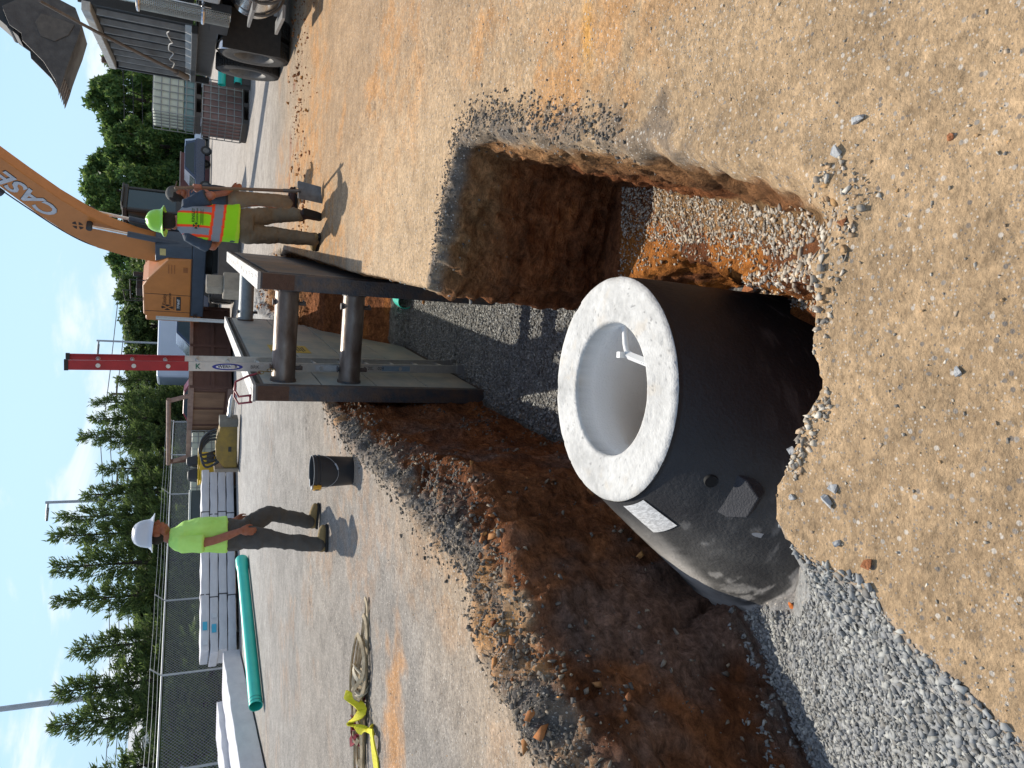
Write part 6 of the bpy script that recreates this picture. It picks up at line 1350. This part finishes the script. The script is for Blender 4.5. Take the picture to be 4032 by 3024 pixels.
simple('concrete_saw', 'yellow engine driven machine with black seat-like cover and red light on a pallet', 'machine', [
    ('engine_block', lambda b: b.box((0, 0, .62), (.85, .6, .42)), YEL, dict(bevel=.03)), ('skid', lambda b: b.box((0, 0, .28), (1.15, .7, .28)), mat('skid_grey', srgb('454d50'), rough=.6), dict(bevel=.04)),
    ('black_cover', lambda b: (b.box((-.2, 0, 1.0), (.36, .46, .3), None, .7), b.box((.22, .02, 1.02), (.34, .4, .34), None, .6)), EDK, dict(bevel=.05)), ('crossbar', lambda b: b.tube([(-.55, -.25, .86), (.55, -.25, .86)], .025, 8), YEL, dict(smooth=50)),
    ('tail_light', lambda b: b.box((-.36, -.31, .68), (.12, .02, .12)), mat('lamp_red', srgb('a3242a'), rough=.4), {}), ('fuel_can', lambda b: b.box((-.4, -.42, .52), (.32, .2, .3)), mat('can_white', (.6, .6, .66), rough=.5), dict(bevel=.02)), ('air_filter', lambda b: b.cyl((.1, -.36, .55), (.35, -.36, .55), .1), EDK, dict(smooth=50))], (-2.72, 23.55, .14), R(20))
def build_hammer():
    root = thing('hydraulic_hammer', 'worn yellow hydraulic breaker lying on the gravel with its pale steel chisel', 'breaker', (-1.75, 21.9, 0), R(-14))
    b = MB(); b.prism([(-.75, .05), (-.75, .38), (-.45, .6), (-.1, .62), (.55, .5), (.62, .08)], 'y', -.22, .22); h = b.build('housing', YOL, root, bevel=.02)
    b = MB(); b.box((-.8, 0, .32), (.1, .56, .62)); b.build('mounting_plate', mat('plate_pale', srgb('9b8f80'), srgb('7d7264'), 6, .7), root, bevel=.01)
    b = MB(); b.box((.55, 0, .3), (.22, .46, .48)); b.build('nose', mat('nose_grey', srgb('7c776c'), srgb('625d53'), 7, .7), root, bevel=.02)
    b = MB(); b.box((-.2, -.225, .25), (.14, .01, .08)); b.build('slot', EDK, h)
    b = MB(); b.tube([(.6, 0, .28), (1.15, 0, .24), (1.3, 0, .22)], [.075, .075, .04], 20); b.build('chisel', mat('chisel_steel', (.62, .6, .56), (.4, .38, .35), 9, .35, .7), root, smooth=50)
    for k in range(4): b = MB(); b.tube(smoothpts([(-.6+.1*k, -.1+.05*k, .5), (-.75+.12*k, -.1, .85+.04*k), (-.35+.1*k, .0, .98), (-.05+.08*k, .05, .8), (.0+.1*k, .05, .6)], 6), .032, 8); b.build('hose', mat('hose_black', (.015, .015, .018), rough=.3), root, smooth=60)
build_hammer()
# ---- steel post, concrete block, far boxes
def post(name, label, cat, p, z, r, m, **k):
    root = thing(name, label, cat, p); b = MB(); b.cyl((0, 0, 0), (0, 0, z), r, n=12); b.build('shaft', m, root, smooth=50); return root
GALV = mat('galvanised', (.45, .47, .48), (.36, .38, .39), 12, .45, .6)
b = MB(); b.cyl((0, 0, 0), (0, 0, 2.1), .045, n=12); tag(b.build('steel_post', GALV, smooth=50, loc=(1.36, 19.6, 0)), 'upright galvanised steel pipe behind the far end of the trench box', 'post')
b = MB(); b.box((0, 0, .3), (.5, .6, .6)); b.box((.02, -.0, .8), (.36, .4, .4)); tag(b.build('concrete_block', mat('block_concrete', srgb('a39a8a'), srgb('857c6e'), 5, .9, bump=.5), bevel=.03, loc=(2.32, 20.3, 0), rot=(0, 0, R(20))), 'pale broken concrete block between trench box and excavator tracks', 'concrete block')
simple('container', 'low dark red steel container far behind the silver pickup', 'container', [('box', lambda b: b.box((0, 0, 1.0), (2.6, 2.0, 2.0)), mat('container_red', srgb('6b4542'), srgb('5a3937'), 2, .8), {}), ('rim', lambda b: b.box((0, 0, 2.03), (2.7, 2.1, .08)), mat('container_rim', srgb('9a8a84'), rough=.7), {})], (15.4, 62, 0), R(5))
simple('shed', 'long low grey shed far behind the parked cars', 'shed', [('wall', lambda b: b.box((0, 0, .9), (14, 4, 1.8)), mat('shed_grey', srgb('7f8a90'), srgb('747f86'), 1.2, .8, stretch=(6, 1, .2)), {}), ('roof', lambda b: b.box((0, 0, 1.85), (14.3, 4.3, .1)), mat('shed_roof', srgb('9aa3a8'), rough=.6), {})], (31, 90, 0), R(4))
simple('warehouse', 'long pale warehouse with blue stripe far off behind the left fence', 'building', [('wall', lambda b: b.box((0, 0, 3), (60, 16, 6)), mat('warehouse_wall', srgb('c5c6c4'), srgb('b8bab9'), .6, .8), {}), ('stripe', lambda b: b.box((4, -8.03, 4.6), (12, .06, 1.2)), mat('warehouse_blue', srgb('3f7fae'), rough=.6), {}), ('roof', lambda b: b.prism([(-8.3, 6), (8.3, 6), (0, 8.4)], 'x', -30.4, 30.4), mat('warehouse_roof', srgb('9ea4a8'), rough=.5), {})], (-76, 135, 0), R(12))
# ---- chain link fence with barbed wire
def build_fence():
    root = thing('chain_link_fence', 'galvanised chain link fence with barbed wire outriggers in front of the conifers', 'fence', (-8.45, 22.9, 0))
    d = Vector((1.25, 3.05, 0)); s0, s1 = -5, 5.05; u = d.normalized(); nrm = Vector((u.y, -u.x, 0)); Lf = d.length; Hf = 1.82
    P = lambda s, z, o=0: tuple(d*s+nrm*o+Vector((0, 0, z)))
    for k in range(-5, 6):
        b = MB(); b.cyl(P(k, 0), P(k, Hf+.02), .032, n=10); pt = b.build('post', GALV, root, smooth=50)
        b = MB(); b.tube([P(k, Hf), P(k, Hf+.3, .28)], .02, 6); b.build('outrigger', GALV, pt, smooth=50)
    b = MB(); b.cyl(P(s0, Hf), P(s1, Hf), .027, n=8); b.build('top_rail', GALV, root, smooth=50)
    for i in range(3): b = MB(); b.tube([P(s0+.25*j, Hf+.1*(i+1)-.015*math.sin(math.pi*((.25*j) % 1)), .093*(i+1)) for j in range(int((s1-s0)*4)+1)], .0045, 4); b.build('barbed_wire', GALV, root)
    # wire mesh: thin crossing wires
    T = (s1-s0)*Lf; step = .1; V = []; F = []; w = .0026; hh = Hf-.06
    for sg in (1, -1):
        t = -hh
        while t < T:
            a0, a1 = (t, t+hh) if sg > 0 else (t+hh, t)
            z0, z1 = .04, hh
            if a0 < 0 or a1 < 0 or a0 > T or a1 > T:
                lo, hi = 0, 1
                for q in (0, T):
                    if (a0-q)*(a1-q) < 0:
                        f = (q-a0)/(a1-a0)
                        if (q == 0 and a0 < 0) or (q == T and a0 > T): lo = max(lo, f)
                        else: hi = min(hi, f)
                if hi <= lo or (max(a0, a1) <= 0) or (min(a0, a1) >= T): t += step; continue
                a0, a1, z0, z1 = a0+(a1-a0)*lo, a0+(a1-a0)*hi, z0+(z1-z0)*lo, z0+(z1-z0)*hi
            dx = Vector((a1-a0, z1-z0)).normalized(); n2 = Vector((-dx.y, dx.x))*w; o = len(V)
            for (aa, zz, oo) in ((a0-n2.x, z0-n2.y, .003*sg), (a0+n2.x, z0+n2.y, .003*sg), (a1+n2.x, z1+n2.y, .003*sg), (a1-n2.x, z1-n2.y, .003*sg)): V.append(tuple(d*s0+u*aa+nrm*oo+Vector((0, 0, zz))))
            V += [(p[0]+nrm.x*.005, p[1]+nrm.y*.005, p[2]) for p in V[o:o+4]]
            F += [(o, o+1, o+2, o+3), (o+4, o+7, o+6, o+5), (o, o+3, o+7, o+4), (o+1, o+5, o+6, o+2)]; t += step
    npmesh('wire_mesh', np.array(V), np.array(F), GALV, parent=root)
build_fence()
def light_pole(label, p, h, r, arm, azi):
    root = thing('light_pole', label, 'light pole', p); b = MB(); b.cyl((0, 0, 0), (0, 0, h), r, r*.7, 16); b.build('mast', mat('pole_grey', (.38, .4, .42), (.33, .35, .37), 3, .5, .4), root, smooth=50)
    if arm:
        e = Vector((math.cos(azi), math.sin(azi), 0)); b = MB(); b.tube([(0, 0, h-.1), tuple(e*arm+Vector((0, 0, h-.05)))], .05, 8); am = b.build('arm', MATS['pole_grey'], root, smooth=50)
        b = MB(); b.tube([tuple(e*(arm-.1)+Vector((0, 0, h-.07))), tuple(e*(arm+.5)+Vector((0, 0, h-.12)))], [.12, .09], 10, flat=.45); b.build('lamp_head', mat('lamp_head', (.15, .15, .16), rough=.5), am)
light_pole('thick tall grey light pole rising out of the top of the picture at the left', (-17.3, 45, 0), 16, .17, 0, 0)
light_pole('grey light pole with a single lamp arm above the left worker', (-6.05, 40, 0), 7.15, .09, -.75, 0)
light_pole('grey light pole with short lamp arm beside the ladder top', (1.85, 48, 0), 6.0, .075, -.7, 0)
def upole(label, p, h):
    root = thing('utility_pole', label, 'utility pole', p); m = mat('pole_wood', srgb('5a4a3e'), srgb('483b31'), 3, .9); b = MB(); b.cyl((0, 0, 0), (0, 0, h), .16, .1, 10); b.build('pole', m, root, smooth=50)
    for z, w in ((h-.4, 1.2), (h-1.2, .8)): b = MB(); b.box((0, 0, z), (2*w, .1, .12)); b.build('crossarm', m, root)
upole('wooden utility pole with crossarms above the conifers beside the ladder', (-1.7, 70, 0), 6.9); upole('wooden utility pole with crossarms behind the conifers above the bucket', (-9.4, 70, 0), 6.7)
wm = mat('wire_dark', (.05, .05, .05), rough=.7)
for i, (z, lab) in enumerate(((6.2, 'lowest of the overhead wires at the left'), (6.9, 'middle one of the overhead wires at the left'), (7.6, 'topmost of the overhead wires at the left'))):
    b = MB(); pts = [(-90+6*k, 66+.3*k, z-1.2*math.sin(math.pi*((k % 7)/7.))) for k in range(22)]; b.tube(pts, .03, 4); tag(b.build('overhead_wire', wm), lab+', behind the trees', 'wire')

# ================================================================ TREES
def leaf_mat(name, c1, c2, c3):
    m = bpy.data.materials.new(name); m.use_nodes = True; nt = m.node_tree; N = nt.nodes; L = nt.links; b = N['Principled BSDF']; b.inputs['Roughness'].default_value = .6; b.inputs['Specular IOR Level'].default_value = .3
    g = N.new('ShaderNodeNewGeometry'); r = N.new('ShaderNodeValToRGB'); r.color_ramp.elements[0].color = (*c1, 1); r.color_ramp.elements[1].color = (*c3, 1); e = r.color_ramp.elements.new(.55); e.color = (*c2, 1)
    L.new(g.outputs['Random Per Island'], r.inputs[0]); L.new(r.outputs[0], b.inputs['Base Color'])
    t = N.new('ShaderNodeBsdfTranslucent'); L.new(r.outputs[0], t.inputs[0]); mx = N.new('ShaderNodeMixShader'); mx.inputs[0].default_value = .5; L.new(b.outputs[0], mx.inputs[1]); L.new(t.outputs[0], mx.inputs[2]); L.new(mx.outputs[0], N['Material Output'].inputs[0]); return m
LC = leaf_mat('conifer_leaf', (.06, .095, .035), (.10, .15, .045), (.19, .25, .07)); LD = leaf_mat('broad_leaf', (.05, .10, .03), (.09, .17, .045), (.21, .28, .07)); BARK = mat('bark', srgb('4a3d33'), srgb('38302a'), 9, .9, bump=.5)
def conifer_mesh(seed, h, rad, open_top=.5, n_lv=44):
    """airy evergreen: whorls of thin limbs carrying short upturned sprays"""
    r = np.random.default_rng(seed); V = []; B = MB(); B.cyl((0, 0, 0), (0, 0, h*.98), .09, .012, 7)
    for lv in range(n_lv):
        t = (lv+r.random()*.7)/n_lv; z = h*(.04+.93*t); Lb = rad*((1-t)**.95)*(.6+.7*r.random())+.14
        if t > .6: Lb *= .8+.5*r.random()
        for k in range(int(4+5*(1-t))):
            a = r.random()*6.283; rise = .2+.55*t+.25*r.random(); L1 = Lb*(.6+.55*r.random()); dirv = np.array([math.cos(a), math.sin(a), rise]); dirv /= np.linalg.norm(dirv)
            if k < 3 and t > .15: e = dirv*L1; B.tube([(0, 0, z), (e[0]*.5, e[1]*.5, z+e[2]*.45), (e[0], e[1], z+e[2])], [.014, .009, .004], 3, False)
            ns = int(6+34*L1*(1.25-t*open_top))
            for q in range(ns):
                s = (.25+.75*r.random()**.7); p = dirv*L1*s+np.array([0, 0, z])+r.normal(0, .05, 3)
                dd = dirv*.8+r.normal(0, .42, 3)+np.array([0, 0, .35]); dd /= np.linalg.norm(dd); sd_ = np.cross(dd, r.normal(size=3)); sd_ /= np.linalg.norm(sd_)+1e-9
                ll = .13+.17*r.random(); ww = .012+.016*r.random()
                V.append([p-sd_*ww, p+dd*ll*.5-sd_*ww*1.2, p+dd*ll, p+dd*ll*.5+sd_*ww*1.2])
    V = np.array(V).reshape(-1, 3); F = np.arange(len(V)).reshape(-1, 4); return V, F, B
def leafy_mesh(seed, h, rad, n=15000, low=.2, ls=.11):
    """broadleaf: uneven clumps of leaves round forking limbs"""
    r = np.random.default_rng(seed); B = MB(); B.tube([(0, 0, 0), (.1, 0, h*.3), (0, .1, h*.7)], [h*.03, h*.022, h*.008], 8); cl = []
    for k in range(80):
        t = low+(.98-low)*r.random(); a = r.random()*6.283; rr = rad*math.sin(math.pi*min(1, (t-low)/(1-low)*.85+.15))**.6*(.3+.75*r.random()); c = np.array([rr*math.cos(a), rr*math.sin(a), h*t]); s = rad*(.1+.15*r.random()); cl.append((c, s))
        if k < 22: B.tube([(0, 0, h*t*.55), tuple(c*np.array([.5, .5, .8])), tuple(c)], [h*.009, h*.006, h*.002], 4, False)
    w = np.array([s*s for _, s in cl]); w /= w.sum(); idx = r.choice(len(cl), n, p=w); C = np.array([c for c, _ in cl])[idx]; S = np.array([s for _, s in cl])[idx]
    d = r.normal(size=(n, 3)); d /= np.linalg.norm(d, axis=1)[:, None]; p = C+d*(S*(.45+.6*r.random(n)))[:, None]*np.array([1, 1, .8])
    a = r.normal(size=(n, 3))+d*.5; a /= np.linalg.norm(a, axis=1)[:, None]; b = np.cross(a, r.normal(size=(n, 3))); b /= np.linalg.norm(b, axis=1)[:, None]; l = ls*(.6+.8*r.random(n))[:, None]
    V = np.stack([p-b*l*.45, p+a*l*.5-b*l*.1, p+a*l, p+b*l*.45], 1).reshape(-1, 3); F = np.arange(len(V)).reshape(-1, 4); return V, F, B
PT = {}
def tree(name, label, p, key, s, rz, group, m=LC, maker=None, args=()):
    root = thing(name, label, 'tree', p, rz, group); root.scale = (s[0], s[0], s[1])
    if key not in PT:
        V, F, B = maker(*args); c = npmesh('crown', V, F, m, parent=root); t = B.build('trunk', BARK, root, smooth=60); PT[key] = (c, t)
    else:
        for o in PT[key]: c = o.copy(); COL.objects.link(c); c.parent = root
CON = [(-6.06, 35.8, 6.2), (-6.6, 34.5, 6.3), (-7.4, 32.5, 5.95), (-8.2, 30.65, 5.6), (-9.2, 28.2, 4.7), (-9.9, 26.5, 4.95), (-10.4, 25.2, 4.9), (-11.3, 23.7, 3.6), (-5.4, 37.5, 5.5), (-4.5, 39.6, 5.1), (-3.25, 42.7, 6.3), (-2.4, 44.75, 6.0), (-1.6, 46.3, 6.1), (-.37, 49.7, 5.2)]
desc = ['tallest dark conifer right behind the left worker', 'dark conifer left of the light pole with lamp arm', 'pointed conifer left of the white hard hat', 'pointed conifer above the right end of the green pipe', 'short conifer standing alone above the label end of the white bundles', 'slim conifer right of the thick light pole', 'conifer left of the thick light pole', 'low bushy conifer at the left picture edge', 'conifer just right of the arm lamp pole', 'low conifer above the black bucket', 'tall pointed conifer above the yellow saw', 'conifer above the dumpster frame, left of the utility pole', 'conifer above the dumpster frame, right one of the close pair', 'conifer next to the ladder on its left']
for i, (x, y, h) in enumerate(CON):
    k = i % 4; full = 0 if i in (4,) else 1
    tree('conifer', desc[i], (x, y, 0), 'c%d' % k, (1.0+.12*((i*7) % 3), h/6.0), i*1.3, 'row of conifers behind the fence', LC, conifer_mesh, (20+k, 6.0, 1.35, .55, 46))
# hedge-like lower trees filling between and behind
fills = [(-7.9, 33.6, 3.1), (-8.9, 31.6, 3.0), (-9.8, 29.6, 2.6), (-10.6, 27.6, 2.5), (-6.0, 38.5, 3.4), (-4.6, 41.5, 3.6), (-3.4, 45.4, 4.2), (-2.0, 48.6, 4.4), (-.4, 52, 4.6), (1.3, 53, 5.0), (3.2, 52, 5.0), (5.2, 50, 5.2), (7.4, 50, 4.6), (-11.2, 26.0, 2.2), (-12.0, 24.2, 2.3)]
for i, (x, y, h) in enumerate(fills):
    where = 'between the conifers left of the ladder' if i < 8 or i > 12 else 'behind the van and excavator'
    tree('bushy_tree', 'lower bushy evergreen standing ' + where, (x, y, 0), 'b%d' % (i % 3), (1.15 if i < 9 else 1.5, h/4.0), i*2.1, 'bushy evergreens ' + where, LC, leafy_mesh, (40+i % 3, 4.0, 1.6, 11000, .03, .16))
BT = [(14.2, 62, 8.0), (17.5, 66, 8.4), (21.0, 70, 7.9), (19.2, 63, 6.6), (24.5, 68, 8.6), (28.5, 72, 8.0), (12.2, 66, 6.2), (33, 76, 8.4), (10.0, 66, 6.9)]
bd_ = ['large broadleaf tree right above the worker with the shovel', 'tallest broadleaf tree behind the silver pickup', 'broadleaf tree above the pale silver car', 'yellow green smaller tree in front of the tall broadleaf group', 'broadleaf tree left of the white plastic tank', 'broadleaf tree behind the white plastic tank', 'small dark tree behind the excavator cab', 'broadleaf tree behind the dump truck bed', 'dark tree between boom and excavator cab']
for i, (x, y, h) in enumerate(BT):
    tree('broadleaf_tree', bd_[i], (x, y+6, 0), 't%d' % (i % 3), (1.0 if i != 3 else .8, h*1.1/8.0), i*1.9, 'broadleaf trees behind the parked cars', LD, leafy_mesh, (60+i % 3, 8.0, 3.4, 17000, .06, .30))
def far_wood():
    r = np.random.default_rng(5); Vs = []
    n = 26000; x = r.uniform(-260, 260, n); y = 190+r.uniform(0, 14, n)+.0*x; hm = 7.0+3.0*np.array([math.sin(v*.05)+.6*math.sin(v*.13+1)+.4*math.sin(v*.31) for v in x]); z = hm*r.random(n)**.7
    p = np.c_[x, y, z]; a = r.normal(size=(n, 3)); a /= np.linalg.norm(a, axis=1)[:, None]; b = np.cross(a, r.normal(size=(n, 3))); b /= np.linalg.norm(b, axis=1)[:, None]; l = 1.4
    V = np.stack([p-b*l*.5, p+a*l*.4-b*l*.1, p+a*l*.9, p+b*l*.5], 1).reshape(-1, 3); o = npmesh('far_wood', V, np.arange(len(V)).reshape(-1, 4), LC); tag(o, 'dark strip of distant woodland along the horizon', 'woodland', kind='stuff')
far_wood()
